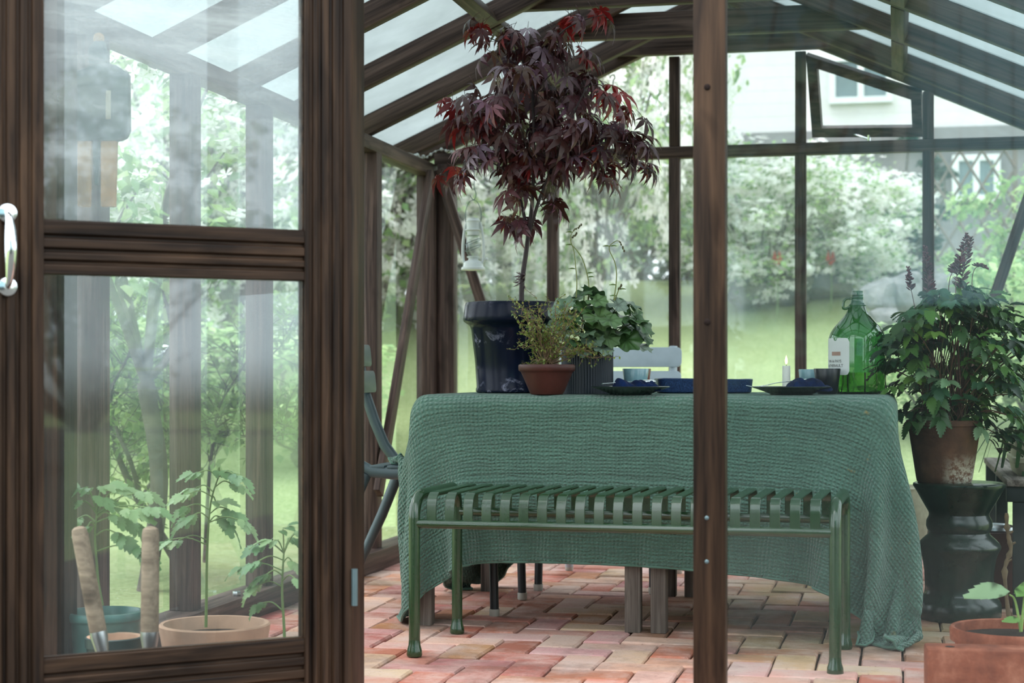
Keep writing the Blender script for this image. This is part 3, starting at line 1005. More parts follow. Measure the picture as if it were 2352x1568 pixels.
def make_cloth():
    """Drape a real cloth over the table: position-based simulation of a square-woven sheet."""
    sp = 0.024
    over_f, over_b, over_l, over_r = 0.43, 0.40, 0.42, 0.47
    W = (TX1 - TX0) + over_l + over_r
    H = (TY1 - TY0) + over_f + over_b
    nx, ny = int(round(W / sp)) + 1, int(round(H / sp)) + 1
    u = np.linspace(0, W, nx)
    v = np.linspace(0, H, ny)
    U, V = np.meshgrid(u, v, indexing='ij')
    cxm, cym = TX0 - over_l + W / 2, TY0 - over_f + H / 2
    rot = math.radians(-2.6)
    lx, ly = U - W / 2, V - H / 2
    p = np.stack([cxm + lx * math.cos(rot) - ly * math.sin(rot), cym + lx * math.sin(rot) + ly * math.cos(rot), np.full_like(U, TZ + 0.004)], -1)
    dx, dy = W / (nx - 1), H / (ny - 1)
    ox = np.maximum(TX0 - p[..., 0], 0) + np.maximum(p[..., 0] - TX1, 0)
    oy = np.maximum(TY0 - p[..., 1], 0) + np.maximum(p[..., 1] - TY1, 0)
    p[..., 2] -= 0.25 * np.hypot(ox, oy)
    r2 = np.random.default_rng(3)
    p[..., 0] += 0.004 * np.sin(9 * U + 5 * V)
    vel = np.zeros_like(p)
    rad = 0.016

    def sl(axis, a, b):
        return tuple(slice(a, b) if k == axis else slice(None) for k in (0, 1))
    cons = []
    for axis, rest in ((0, dx), (1, dy)):
        n = p.shape[axis]
        for par in (0, 1):
            ia = np.arange(par, n - 1, 2)
            cons.append((axis, ia, 1, rest, 1.0))
        for par in range(4):
            ia = np.array([i for i in range(n - 2) if (i // 2) % 2 == par // 2 and i % 2 == par % 2])
            cons.append((axis, ia, 2, 2 * rest, 0.22))
    diag = math.hypot(dx, dy)

    def step_pair(A, B, rest, k):
        d = B - A
        L = np.linalg.norm(d, axis=-1, keepdims=True) + 1e-9
        c = d * (0.5 * k * (L - rest) / L)
        return c

    def solve(p):
        for axis, ia, off, rest, k in cons:
            if axis == 0:
                A, B = p[ia], p[ia + off]
                c = step_pair(A, B, rest, k)
                p[ia] = A + c
                p[ia + off] = B - c
            else:
                A, B = p[:, ia], p[:, ia + off]
                c = step_pair(A, B, rest, k)
                p[:, ia] = A + c
                p[:, ia + off] = B - c
        for par in (0, 1):
            for s in (0, 1):
                ia = np.arange(par, nx - 1, 2)
                A = p[ia][:, :-1] if s == 0 else p[ia][:, 1:]
                B = p[ia + 1][:, 1:] if s == 0 else p[ia + 1][:, :-1]
                c = step_pair(A, B, diag, 0.35)
                acc = np.zeros_like(p)
                acc2 = np.zeros_like(p)
                if s == 0:
                    t1 = p[ia]; t1[:, :-1] += c * 0.7; p[ia] = t1
                    t2 = p[ia + 1]; t2[:, 1:] -= c * 0.7; p[ia + 1] = t2
                else:
                    t1 = p[ia]; t1[:, 1:] += c * 0.7; p[ia] = t1
                    t2 = p[ia + 1]; t2[:, :-1] -= c * 0.7; p[ia + 1] = t2
        return p

    def collide(p):
        x, y, z = p[..., 0], p[..., 1], p[..., 2]
        # rounded table slab
        qx = np.clip(x, TX0 + rad, TX1 - rad)
        qy = np.clip(y, TY0 + rad, TY1 - rad)
        qz = np.minimum(z, TZ - rad)
        ins = (x > TX0 - 0.001) & (x < TX1 + 0.001) & (y > TY0 - 0.001) & (y < TY1 + 0.001) & (z > TZ - 0.16)
        dxx, dyy, dzz = x - qx, y - qy, z - qz
        L = np.sqrt(dxx ** 2 + dyy ** 2 + dzz ** 2)
        push = ins & (L < rad) & (z > TZ - rad - 0.0)
        top = push | (ins & (L < 1e-6) & (z > TZ - 0.06))
        Ls = np.where(L < 1e-6, 1, L)
        p[..., 2] = np.where(ins & (L < 1e-6) & (z > TZ - 0.05), TZ, np.where(push, qz + dzz / Ls * rad, z))
        p[..., 0] = np.where(push & (L > 1e-6), qx + dxx / Ls * rad, x)
        p[..., 1] = np.where(push & (L > 1e-6), qy + dyy / Ls * rad, y)
        # below the slab edge the legs and apron keep it out
        x, y, z = p[..., 0], p[..., 1], p[..., 2]
        low = (z < TZ - rad) & (z > 0.0)
        inx = low & (x > TX0) & (x < TX1) & (y > TY0) & (y < TY1)
        dl, dr, df, db = x - TX0, TX1 - x, y - TY0, TY1 - y
        mn = np.minimum(np.minimum(dl, dr), np.minimum(df, db))
        near = inx & (mn < 0.09)
        p[..., 0] = np.where(near & (mn == dl), TX0, np.where(near & (mn == dr), TX1, x))
        p[..., 1] = np.where(near & (mn == df), TY0, np.where(near & (mn == db), TY1, y))
        # the bench stands in front
        fr_ = (p[..., 0] > -1.31) & (p[..., 0] < -0.12) & (p[..., 2] < 0.47)
        p[..., 1] = np.where(fr_ & (p[..., 1] < 4.885) & (p[..., 1] > 4.7), 4.885, p[..., 1])
        # stool on the right, chair on the left, floor
        p[..., 0] = np.where((p[..., 1] > 5.2) & (p[..., 0] > 0.03), 0.03, p[..., 0])
        p[..., 0] = np.clip(p[..., 0], np.where(p[..., 1] < 5.15, TX0 - 0.085, TX0 - 0.17), 0.075)
        seat = (p[..., 0] > -1.7) & (p[..., 1] > 5.19) & (p[..., 1] < 5.65) & (p[..., 2] < 0.478) & (p[..., 2] > 0.40) & (p[..., 0] < -1.2)
        p[..., 2] = np.where(seat, 0.478, p[..., 2])
        p[..., 2] = np.maximum(p[..., 2], 0.006)
        return p
    dt = 1 / 50.0
    for s in range(150):
        vel *= 0.93
        vel[..., 2] -= 9.8 * dt * 0.6
        vel += r2.normal(0, 0.02, p.shape) * (0.3 if s < 60 else 0.0)
        old = p.copy()
        p = p + vel * dt
        for it in range(9 if s < 110 else 14):
            p = solve(p)
            p = collide(p)
        vel = (p - old) / dt
        sp_ = np.linalg.norm(vel, axis=-1, keepdims=True)
        vel *= np.minimum(1, 1.2 / (sp_ + 1e-9))
        on = (p[..., 2] > TZ - 0.003) & (p[..., 0] > TX0) & (p[..., 0] < TX1)
        vel[on] *= 0.2
    mbc = MB()
    mbc.v = [tuple(q) for q in p.reshape(-1, 3)]
    idx = np.arange(nx * ny).reshape(nx, ny)
    mbc.f = [(idx[i, j], idx[i + 1, j], idx[i + 1, j + 1], idx[i, j + 1]) for i in range(nx - 1) for j in range(ny - 1)]
    o = mesh_obj('tablecloth', mbc, M['cloth'], None, 180, 0, False)
    me = o.data
    uvl = me.uv_layers.new(name='UVMap')
    UV = np.stack([U, V], -1).reshape(-1, 2)
    li = np.empty(len(me.loops), dtype=np.int32)
    me.loops.foreach_get('vertex_index', li)
    uvl.data.foreach_set('uv', UV[li].astype(np.float32).ravel())
    ss = o.modifiers.new('smooth', 'SUBSURF')
    ss.levels = ss.render_levels = 2
    so = o.modifiers.new('thickness', 'SOLIDIFY')
    so.thickness = 0.003
    so.offset = 1.0
    tag(o, 'sage green crinkled linen tablecloth hanging low over both tables', 'tablecloth')
    # stitched hem cord
    ring = [idx[i, 0] for i in range(nx)] + [idx[nx - 1, j] for j in range(1, ny)] + [idx[i, ny - 1] for i in range(nx - 2, -1, -1)] + [idx[0, j] for j in range(ny - 2, 0, -1)]
    pp = p.reshape(-1, 3)
    cord = MB().tube([pp[r] for r in ring] + [pp[ring[0]]], 0.0042, 6)
    mesh_obj('hem', cord, M['cloth'], o)
    return o


make_cloth()
CLOTH_Z = TZ + 0.004

# ------------------------------------------------------------------ bench
def make_bench():
    t = thing('slatted_bench', 'dark green metal slatted bench in front of the tablecloth', 'bench', (-1.278, 4.44, 0), math.radians(-1.6))
    L, D, H, r, zr = 1.125, 0.415, 0.45, 0.0155, 0.36
    m = M['bench']

    def arc(c, r0, a0, a1, n=8):
        return [(c[0] + r0 * math.cos(a0 + (a1 - a0) * i / n), c[1] + r0 * math.sin(a0 + (a1 - a0) * i / n)) for i in range(n + 1)]
    for x in (0, L):
        R0 = 0.06
        top = H - r
        prof = [(0, 0.03), (0, top - R0)] + arc((R0, top - R0), R0, PI, PI / 2) + arc((D - R0, top - R0), R0, PI / 2, 0) + [(D, top - R0), (D, 0.03)]
        mesh_obj('end_frame', MB().tube([(x, q, z) for q, z in prof], r, 16), m, t)
        for y in (0, D):
            mesh_obj('leg_foot', MB().lathe([(0, 0), (r + 0.0045, 0), (r + 0.006, 0.004), (r + 0.005, 0.016), (r + 0.001, 0.03), (r, 0.045), (0, 0.045)], 20, None, (x, y, 0.0)), m, t)
    for y in (0.0, D):
        mesh_obj('rail', MB().tube([(0, y, zr), (L, y, zr)], 0.0125, 14), m, t)
    # bent flat slats, each one strap over the two rails
    sl = MB()
    w, th = 0.0265, 0.006
    path = []
    ztop = H - 0.008
    R1 = 0.035
    yo = 0.004
    path += [(-yo, zr + 0.008)] + arc((-yo + R1, ztop - R1), R1, PI, PI / 2, 8) + arc((D + yo - R1, ztop - R1), R1, PI / 2, 0, 8) + [(D + yo, zr + 0.008)]
    n = 21
    for k in range(n):
        xc = 0.05 + (L - 0.1) * k / (n - 1)
        vs, fs = [], []
        for i, (y, z) in enumerate(path):
            a = path[max(0, i - 1)]
            b = path[min(len(path) - 1, i + 1)]
            tx, tz = b[0] - a[0], b[1] - a[1]
            ll = math.hypot(tx, tz)
            ny_, nz_ = -tz / ll, tx / ll
            c = 0.0012
            for (sx, so) in ((-w / 2, -th / 2 + c), (-w / 2 + c, -th / 2), (w / 2 - c, -th / 2), (w / 2, -th / 2 + c), (w / 2, th / 2 - c), (w / 2 - c, th / 2), (-w / 2 + c, th / 2), (-w / 2, th / 2 - c)):
                vs.append((xc + sx, y + ny_ * so, z + nz_ * so))
        for i in range(len(path) - 1):
            for q in range(8):
                r_ = (q + 1) % 8
                fs.append((i * 8 + q, i * 8 + r_, (i + 1) * 8 + r_, (i + 1) * 8 + q))
        fs.append(tuple(range(8)))
        fs.append(tuple(range((len(path) - 1) * 8 + 7, (len(path) - 1) * 8 - 1, -1)))
        sl.add(vs, fs)
    mesh_obj('seat_slats', sl, m, t, 35)
    return t


make_bench()


# ------------------------------------------------------------------ chairs
def make_chair(name, label, loc, rotz, mat):
    t = thing(name, label, 'chair', loc, rotz)
    hw = 0.2
    for s in (-1, 1):
        y = s * hw
        pts = [(-0.345, y, 0.87), (-0.34, y, 0.80), (-0.32, y, 0.70), (-0.285, y, 0.60), (-0.25, y, 0.52), (-0.215, y, 0.475), (-0.17, y, 0.452), (-0.10, y, 0.446), (0.05, y, 0.452), (0.2, y, 0.458), (0.235, y, 0.452)]
        mesh_obj('side_rail', MB().tube(pts, 0.019, 12, None, True, ((0, 1, 0), 0.8)), mat, t)
        mesh_obj('leg', MB().tube([(-0.19, y * 0.98, 0.445), (-0.26, y * 1.02, 0.28), (-0.385, y * 1.06, 0.02)], [0.0195, 0.0185, 0.016], 12), mat, t)
        lg = mesh_obj('leg', MB().tube([(0.222, y * 0.98, 0.445), (0.23, y * 1.0, 0.25), (0.236, y * 1.02, 0.02)], 0.0145, 12), M['black_leg'], t)
        for x, yy in ((-0.387, y * 1.06), (0.236, y * 1.02)):
            mesh_obj('foot_tip', MB().lathe([(0, 0), (0.014, 0), (0.0165, 0.003), (0.0165, 0.024), (0, 0.024)], 14, None, (x, yy, 0)), M['clear_tip'], t)
    for z0, z1, xx in ((0.79, 0.865, -0.335), (0.70, 0.775, -0.318)):
        lean = 0.10
        n = 12
        m = MB()
        out = []
        cr = 0.018
        w2, h2 = hw + 0.035, (z1 - z0) / 2
        for (cx, cy, a0) in ((w2 - cr, h2 - cr, 0), (-w2 + cr, h2 - cr, 90), (-w2 + cr, -h2 + cr, 180), (w2 - cr, -h2 + cr, 270)):
            for i in range(5):
                a = math.radians(a0 + 90 * i / 4)
                out.append((cx + cr * math.cos(a), cy + cr * math.sin(a)))
        up = Vector((-lean, 0, 1)).normalized()
        m.prism(out, (0, 1, 0), up, (xx + 0.014, 0, (z0 + z1) / 2), (0.012, 0, 0.001))
        mesh_obj('back_slat', m, mat, t, 30, 0.002)
    m = MB()
    for k in range(7):
        xc = -0.15 + k * 0.058
        m.box((xc - 0.025, -hw - 0.01, 0.462), (xc + 0.025, hw + 0.01, 0.472))
    mesh_obj('seat', m, mat, t, 30, 0.002)
    return t


make_chair('garden_chair', 'grey green metal garden chair at the left end of the table', (-1.475, 5.42, 0), 0.0, M['chair'])
make_chair('garden_chair', 'grey green garden chair coloured pale with sky glare behind the table, back showing over cups', (-1.03, 6.10, 0), -PI / 2, M['glare_chair'])

# ------------------------------------------------------------------ leaves and plants
def frame_from(direction, normal):
    x = Vector(direction).normalized()
    z = Vector(normal)
    z = z - x * z.dot(x)
    if z.length < 1e-5:
        z = Vector((0, 0, 1)) if abs(x.z) < 0.9 else Vector((1, 0, 0))
        z = z - x * z.dot(x)
    z.normalize()
    y = z.cross(x)
    return Matrix(((x.x, y.x, z.x), (x.y, y.y, z.y), (x.z, y.z, z.z)))


def tpl_maple():
    vs = [(0, 0, 0)]
    fs = []
    for a, L, w in ((-125, 0.34, 0.07), (-80, 0.62, 0.105), (-40, 0.88, 0.125), (0, 1.0, 0.13), (40, 0.88, 0.125), (80, 0.62, 0.105), (125, 0.34, 0.07)):
        ca, sa = math.cos(math.radians(a)), math.sin(math.radians(a))
        o = len(vs)
        for (r, s, dz) in ((0.22, -w * 0.5, 0.03), (0.22, w * 0.5, 0.03), (0.52, -w, 0.02), (0.52, w, 0.02), (0.8, -w * 0.55, -0.10), (0.8, w * 0.55, -0.10), (1.0, 0, -0.26)):
            rr = r * L
            edge = 0.03 if s else 0.0
            vs.append((rr * ca - s * sa, rr * sa + s * ca, (dz - 0.28 * r * r) * L + edge))
        fs += [(0, o, o + 1), (o, o + 2, o + 3, o + 1), (o + 2, o + 4, o + 5, o + 3), (o + 4, o + 6, o + 5)]
    return vs, fs


def tpl_serrate(n=7, width=0.3, tooth=0.13, droop=0.25, fold=0.12):
    """A toothed pointed leaf, x from base to tip."""
    vs, fs = [], []
    mid, le, ri = [], [], []
    for i in range(n + 1):
        t = i / n
        w = width * (math.sin(PI * min(1, t * 1.02)) ** 0.75) * (1 - 0.35 * t) if 0 < t < 1 else 0.0
        z = -droop * t * t
        mid.append(len(vs)); vs.append((t, 0, z))
        for lst, s in ((le, 1), (ri, -1)):
            lst.append(len(vs)); vs.append((t - 0.02, s * w, z + fold * w / max(width, 1e-3) * 0.6))
    for i in range(n):
        t = (i + 0.75) / n
        w = width * (math.sin(PI * min(1, t)) ** 0.75) * (1 - 0.35 * t) + tooth * width * (1 - t * 0.6)
        for lst, s in ((le, 1), (ri, -1)):
            k = len(vs)
            vs.append((t + 0.05, s * w, -droop * t * t + fold * 0.4))
            if s > 0:
                fs += [(mid[i], mid[i + 1], lst[i + 1], lst[i]), (lst[i], lst[i + 1], k)]
            else:
                fs += [(mid[i + 1], mid[i], lst[i], lst[i + 1]), (lst[i + 1], lst[i], k)]
    return vs, fs


def tpl_round(lobes=7, depth=0.17, n=56, cup=0.12):
    """Rounded lobed blade; the stalk joins near x = 0."""
    vs = [(0.28, 0, 0.0)]
    fs = []
    for ring, rr in ((0.5, 0.5), (1.0, 1.0)):
        for i in range(n):
            a = 2 * PI * i / n
            notch = 1.0 - (0.62 if abs(a - PI) < 0.12 else 0.0)
            r = 0.5 * rr * (1 + (depth * abs(math.sin(lobes * a / 2)) ** 0.7 - depth * 0.5) * (rr > 0.8)) * notch
            z = cup * rr * rr * (0.5 + 0.5 * math.sin(lobes * a)) - 0.22 * rr * rr * max(0, math.cos(a))
            vs.append((0.28 + r * math.cos(a) * 1.1, r * math.sin(a), z))
    for i in range(n):
        j = (i + 1) % n
        fs.append((0, 1 + i, 1 + j))
        fs.append((1 + i, 1 + n + i, 1 + n + j, 1 + j))
    return vs, fs


def tpl_oval(w=0.3, droop=0.15):
    return [(0, 0, 0), (0.4, w, 0.03), (0.4, 0, -0.02 - droop * 0.16), (0.4, -w, 0.03), (1, 0, -droop)], [(0, 2, 1), (0, 3, 2), (1, 2, 4), (2, 3, 4)]


def tpl_blossom():
    vs, fs = [(0, 0, 0)], []
    for k in range(5):
        a = 2 * PI * k / 5
        o = len(vs)
        for (r, da, z) in ((0.55, -0.45, 0.12), (1.0, -0.28, 0.25), (1.0, 0.28, 0.25), (0.55, 0.45, 0.12)):
            vs.append((r * math.cos(a + da), r * math.sin(a + da), z))
        fs.append((0, o, o + 1, o + 2, o + 3))
    return vs, fs


class Leaves:
    def __init__(self):
        self.mb = MB()

    def put(self, tpl, pos, direction, normal, size, col, wid=1.0, shades=None):
        R3 = frame_from(direction, normal)
        P = Vector(pos)
        vs = [P + R3 @ Vector((x * size, y * size * wid, z * size)) for x, y, z in tpl[0]]
        if shades:                                   # veined leaf: per-vertex pigment of the blade
            o = len(self.mb.v)
            self.mb.add(vs, tpl[1])
            self.mb.c.extend([tuple(min(1, q * s) for q in col[:3]) for s in shades])
            return
        self.mb.add(vs, tpl[1], col)

    def build(self, name, mat, parent):
        return mesh_obj(name, self.mb, mat, parent, 180, 0, False)


def rv(s=1.0):
    return Vector((random.uniform(-s, s), random.uniform(-s, s), random.uniform(-s, s)))


def jit(c, a=0.15):
    k = 1 + random.uniform(-a, a)
    return tuple(min(1, max(0, q * k * (1 + random.uniform(-a * .4, a * .4)))) for q in c[:3])


def curve_pts(pts, n=6):
    """Catmull-Rom through pts."""
    P = [Vector(p) for p in pts]
    P = [P[0] * 2 - P[1]] + P + [P[-1] * 2 - P[-2]]
    out = []
    for i in range(1, len(P) - 2):
        for k in range(n):
            t = k / n
            a, b, c, d = P[i - 1], P[i], P[i + 1], P[i + 2]
            out.append(0.5 * ((2 * b) + (c - a) * t + (2 * a - 5 * b + 4 * c - d) * t * t + (3 * b - a - 3 * c + d) * t ** 3))
    out.append(P[-2])
    return out


def pot_profile(rt, rb, h, rim_h, rim_out, wall=0.012):
    """Flower pot: outside bottom to rim to inside."""
    return [(0, 0), (rb * 0.96, 0), (rb, 0.006), (rt - rim_out, h - rim_h), (rt - rim_out * 0.2, h - rim_h), (rt, h - rim_h * 0.9), (rt, h - 0.006), (rt - 0.004, h), (rt - wall, h - 0.001),
            (rt - wall - 0.004, h - rim_h * 0.5), (rb * 0.8 + 0.2 * rt - wall, h * 0.3), (0, h * 0.3)]


# ---- maple in the dark blue pot
def maple():
    D = 5.52
    base = at(1176, 897, D)
    base.z = CLOTH_Z
    t = thing('maple_tree', 'red leaved Japanese maple growing in the big dark blue pot on the table', 'tree', base)
    prof = [(0, 0.0), (0.112, 0.0), (0.117, 0.004), (0.118, 0.012), (0.115, 0.018), (0.120, 0.10), (0.133, 0.205), (0.137, 0.216), (0.144, 0.222), (0.156, 0.230), (0.159, 0.236), (0.157, 0.250), (0.1535, 0.282), (0.150, 0.292), (0.140, 0.294), (0.134, 0.288), (0.128, 0.262), (0, 0.262)]
    mesh_obj('pot', MB().lathe(prof, 72), M['blue_pot'], t)
    mesh_obj('soil', MB().lathe([(0, 0.273), (0.07, 0.272), (0.129, 0.266), (0.129, 0.255), (0, 0.255)], 40), M['soil'], t)

    def L(px, py, dd=0.0):
        return at(px, py, D + dd) - base
    bark = MB()
    br = [
        ([(1199, 735, 0), (1198, 690, 0), (1200, 640, 0), (1207, 590, 0), (1213, 545, 0)], 0.0095, 0.0075),
        ([(1213, 548, 0), (1205, 500, .01), (1190, 440, .02), (1172, 370, .03), (1160, 300, .04), (1158, 250, .05), (1140, 215, .05)], 0.0065, 0.002),
        ([(1213, 545, 0), (1222, 470, -.01), (1226, 380, -.02), (1226, 290, -.01), (1224, 210, .0), (1232, 150, .0), (1262, 105, -.02), (1300, 66, -.03), (1345, 45, -.03), (1385, 34, -.03)], 0.0072, 0.0012),
        ([(1213, 545, 0), (1235, 470, -.03), (1262, 400, -.05), (1292, 330, -.06), (1318, 260, -.07), (1340, 215, -.06), (1345, 190, -.05)], 0.0062, 0.0018),
        ([(1262, 400, -.05), (1300, 370, -.10), (1350, 345, -.12), (1400, 325, -.12), (1470, 335, -.1), (1495, 365, -.1)], 0.0042, 0.0012),
        ([(1340, 200, -.05), (1380, 195, -.03), (1400, 225, -.02), (1430, 265, -.02)], 0.002, 0.001),
        ([(1226, 200, 0), (1200, 140, .02), (1160, 105, .03), (1120, 85, .03), (1085, 70, .03)], 0.0028, 0.001),
        ([(1160, 300, .04), (1120, 262, .05), (1080, 250, .05), (1045, 258, .05)], 0.0026, 0.001),
        ([(1172, 360, .03), (1130, 325, -.03), (1090, 305, -.04), (1066, 305, -.05)], 0.0026, 0.001),
        ([(1185, 420, .02), (1150, 385, -.05), (1105, 368, -.07), (1060, 395, -.07), (1043, 415, -.07)], 0.0028, 0.001),
        ([(1262, 400, -.05), (1310, 385, .06), (1355, 392, .08), (1385, 415, .08)], 0.0028, 0.001),
        ([(1350, 345, -.12), (1410, 350, -.14), (1450, 375, -.13), (1488, 400, -.13)], 0.002, 0.001),
        ([(1226, 300, -.01), (1260, 265, .08), (1310, 245, .1), (1330, 230, .1)], 0.003, 0.0012),
        ([(1226, 250, 0), (1240, 200, -.06), (1290, 150, -.07), (1336, 130, -.07)], 0.0026, 0.001),
        ([(1238, 465, -.03), (1256, 488, -.03), (1278, 480, -.04)], 0.0016, 0.0008),
        ([(1226, 380, -.02), (1200, 310, -.1), (1190, 260, -.12), (1180, 180, -.08)], 0.003, 0.001),
        ([(1228, 360, -.02), (1250, 300, .1), (1270, 310, .14)], 0.003, 0.001),
    ]
    for pts, r0, r1 in br:
        c = curve_pts([L(*q) for q in pts], 4)
        n = len(c)
        bark.tube(c, [r0 + (r1 - r0) * i / (n - 1) for i in range(n)], 7)
    mesh_obj('trunk', bark, M['maple_bark'], t)
    tpl = tpl_maple()
    dark = [srgb(84, 40, 42), srgb(96, 52, 56), srgb(100, 72, 82), srgb(70, 38, 34), srgb(98, 58, 64), srgb(86, 52, 40)]
    red = [srgb(140, 32, 34), srgb(120, 30, 32), srgb(164, 44, 44), srgb(104, 34, 34)]
    mauve_sheen = [srgb(140, 110, 128), srgb(128, 92, 110), srgb(152, 122, 138), srgb(158, 104, 116)]  # violet highlights painted as the colour of some leaves
    cl = [
        (1090, 73, 28, 16, 8, 'r'), (1306, 58, 18, 12, 5, 'r'), (1380, 40, 14, 6, 4, 'r'), (1343, 57, 18, 6, 3, 'm'), (1219, 108, 85, 28, 22, 'd'), (1152, 98, 30, 16, 8, 'r'),
        (1290, 85, 20, 12, 5, 'd'), (1334, 129, 18, 10, 5, 'r'), (1240, 137, 70, 22, 18, 'm'), (1182, 170, 48, 20, 16, 'm'), (1215, 185, 40, 20, 9, 'd'), (1339, 188, 34, 14, 9, 'd'), (1396, 228, 22, 22, 9, 'r'), (1432, 268, 22, 12, 8, 'r'),
        (1127, 232, 60, 24, 20, 'm'), (1043, 256, 18, 12, 6, 'r'), (1155, 208, 24, 14, 7, 'd'), (1290, 222, 70, 28, 26, 'm'), (1070, 298, 28, 16, 9, 'r'), (1125, 285, 34, 20, 14, 'd'), (1135, 318, 28, 16, 8, 'd'),
        (1200, 255, 40, 26, 14, 'd'), (1312, 255, 80, 26, 24, 'm'), (1240, 300, 70, 34, 30, 'm'), (1328, 308, 84, 40, 40, 'd'), (1401, 300, 36, 24, 16, 'm'), (1470, 335, 28, 20, 14, 'd'), (1488, 400, 18, 10, 6, 'r'), (1452, 384, 24, 14, 8, 'd'),
        (1383, 410, 28, 16, 10, 'd'), (1093, 368, 50, 20, 20, 'm'), (1047, 408, 28, 18, 11, 'r'), (1175, 345, 34, 22, 12, 'd'), (1290, 370, 84, 34, 34, 'd'), (1360, 355, 60, 30, 18, 'd'), (1182, 410, 34, 22, 12, 'd'), (1182, 456, 24, 14, 9, 'd'),
        (1250, 425, 34, 22, 12, 'd'), (1274, 480, 26, 12, 9, 'd'), (1190, 522, 32, 18, 14, 'd'), (1220, 390, 40, 24, 12, 'r'), (1270, 340, 50, 30, 16, 'd'),
    ]
    lv = Leaves()
    for px, py, rx, ry, n, kind in cl:
        dd0 = random.uniform(-0.12, 0.12)
        for _ in range(max(3, int(n * 0.78))):
            qx, qy = random.gauss(px, rx * 0.62), random.gauss(py, ry * 0.6)
            p = L(qx, qy - 12, dd0 + random.gauss(0, 0.05))
            out = Vector((p.x + random.gauss(0, 0.12), p.y + random.gauss(0, 0.12), 0))
            if out.length < 0.02:
                out = rv()
            out.normalize()
            dr = (out * random.uniform(0.5, 1.0) + Vector((0, 0, random.uniform(-1.3, -0.15))) + rv(0.25)).normalized()
            nm = (Vector((0, 0, 1)) + out * 0.5 + rv(0.45))
            if kind == 'r':
                c = random.choice(red if random.random() < 0.75 else dark)
            elif kind == 'm':
                c = random.choice(mauve_sheen if random.random() < 0.6 else dark)
            else:
                c = random.choice(dark if random.random() < 0.85 else (mauve_sheen if random.random() < .6 else red))
            lv.put(tpl, p, dr, nm, random.uniform(0.056, 0.088), jit(c, 0.18))
            lv.mb.tube([p, p - dr * 0.018 + Vector((0, 0, 0.006)), p - dr * 0.04 + Vector((0, 0, 0.003))], 0.0008, 4, srgb(84, 34, 38)[:3])
    # withered leaves at the graft
    for k in range(6):
        p = L(1198 + random.uniform(-8, 8), 640 + random.uniform(-10, 14), random.uniform(-.01, .01))
        lv.put(tpl, p, (random.uniform(-1, 1), random.uniform(-.6, .6), -1), (1, 0.3, 0.2), 0.03, srgb(62, 30, 32)[:3])
    lv.build('foliage', M['leaf_gloss'], t)


maple()


# ---- small wire shrub in a red clay bowl
def corokia():
    D = 5.12
    base = at(1256, 900, D)
    base.z = CLOTH_Z
    t = thing('potted_shrub', 'tiny leaved wiry shrub in a small red clay pot before the maple', 'plant', base)
    mesh_obj('pot', MB().lathe([(0, 0), (0.048, 0), (0.051, 0.004), (0.062, 0.03), (0.076, 0.062), (0.079, 0.068), (0.083, 0.070), (0.0855, 0.073), (0.086, 0.086), (0.084, 0.09), (0.078, 0.089), (0.074, 0.075), (0, 0.075)], 56), M['terracotta_dark'], t)
    mesh_obj('soil', MB().lathe([(0, 0.084), (0.05, 0.083), (0.076, 0.078), (0, 0.076)], 24), M['soil'], t)

    def L(px, py, dd=0.0):
        return at(px, py, D + dd) - base
    tw_ = MB()
    lv = Leaves()
    ov = tpl_oval(0.34)
    tips = [(1190, 705), (1215, 700), (1238, 690), (1262, 695), (1180, 740), (1200, 770), (1190, 800), (1200, 825), (1290, 715), (1310, 740), (1330, 765), (1355, 795), (1390, 812), (1400, 818), (1340, 800), (1280, 760), (1250, 740), (1225, 760), (1262, 830), (1262, 790),
            (1310, 800), (1240, 800), (1290, 690), (1175, 690), (1215, 730), (1360, 815), (1205, 715), (1300, 690), (1330, 720)]
    for (px, py) in tips + tips[::2]:
        s = L(1256 + random.uniform(-14, 14), 835, random.uniform(-.02, .02))
        e = L(px + random.uniform(-10, 10), py + random.uniform(-10, 10), random.uniform(-.09, .07))
        mid = s.lerp(e, 0.5) + Vector((random.uniform(-.02, .02), random.uniform(-.02, .02), random.uniform(0.0, .035)))
        c = curve_pts([s, s.lerp(mid, .5) + rv(0.012), mid, mid.lerp(e, .5) + rv(0.016), e], 3)
        c = [q + rv(0.0025) for q in c]
        n = len(c)
        tw_.tube(c, [0.0016 - 0.001 * i / n for i in range(n)], 5)
        for i in range(3, n):
            for _ in range(2 if i > n * 0.35 else 1):
                dr = rv() + Vector((0, 0, 0.3))
                q = c[i] + rv(0.006)
                if random.random() < 0.4:
                    e2 = c[i] + dr.normalized() * random.uniform(0.02, 0.045)
                    tw_.tube([c[i], c[i].lerp(e2, .5) + rv(0.004), e2], 0.0006, 4)
                    for kk in range(3):
                        lv.put(ov, c[i].lerp(e2, random.uniform(.4, 1.05)), rv(), Vector((0, 0, 1)) + rv(0.7), random.uniform(0.007, 0.012), jit(random.choice([srgb(134, 148, 66), srgb(104, 128, 56), srgb(164, 168, 92), srgb(120, 138, 76)]), .15))
                lv.put(ov, q, dr, Vector((0, 0, 1)) + rv(0.7), random.uniform(0.007, 0.012), jit(random.choice([srgb(134, 148, 66), srgb(104, 128, 56), srgb(164, 168, 92), srgb(120, 138, 76)]), .15))
    mesh_obj('twigs', tw_, paint('tan_twig', srgb(120, 96, 70), 0.7), t, 60, 0, False)
    lv.build('foliage', M['leaf'], t)


corokia()


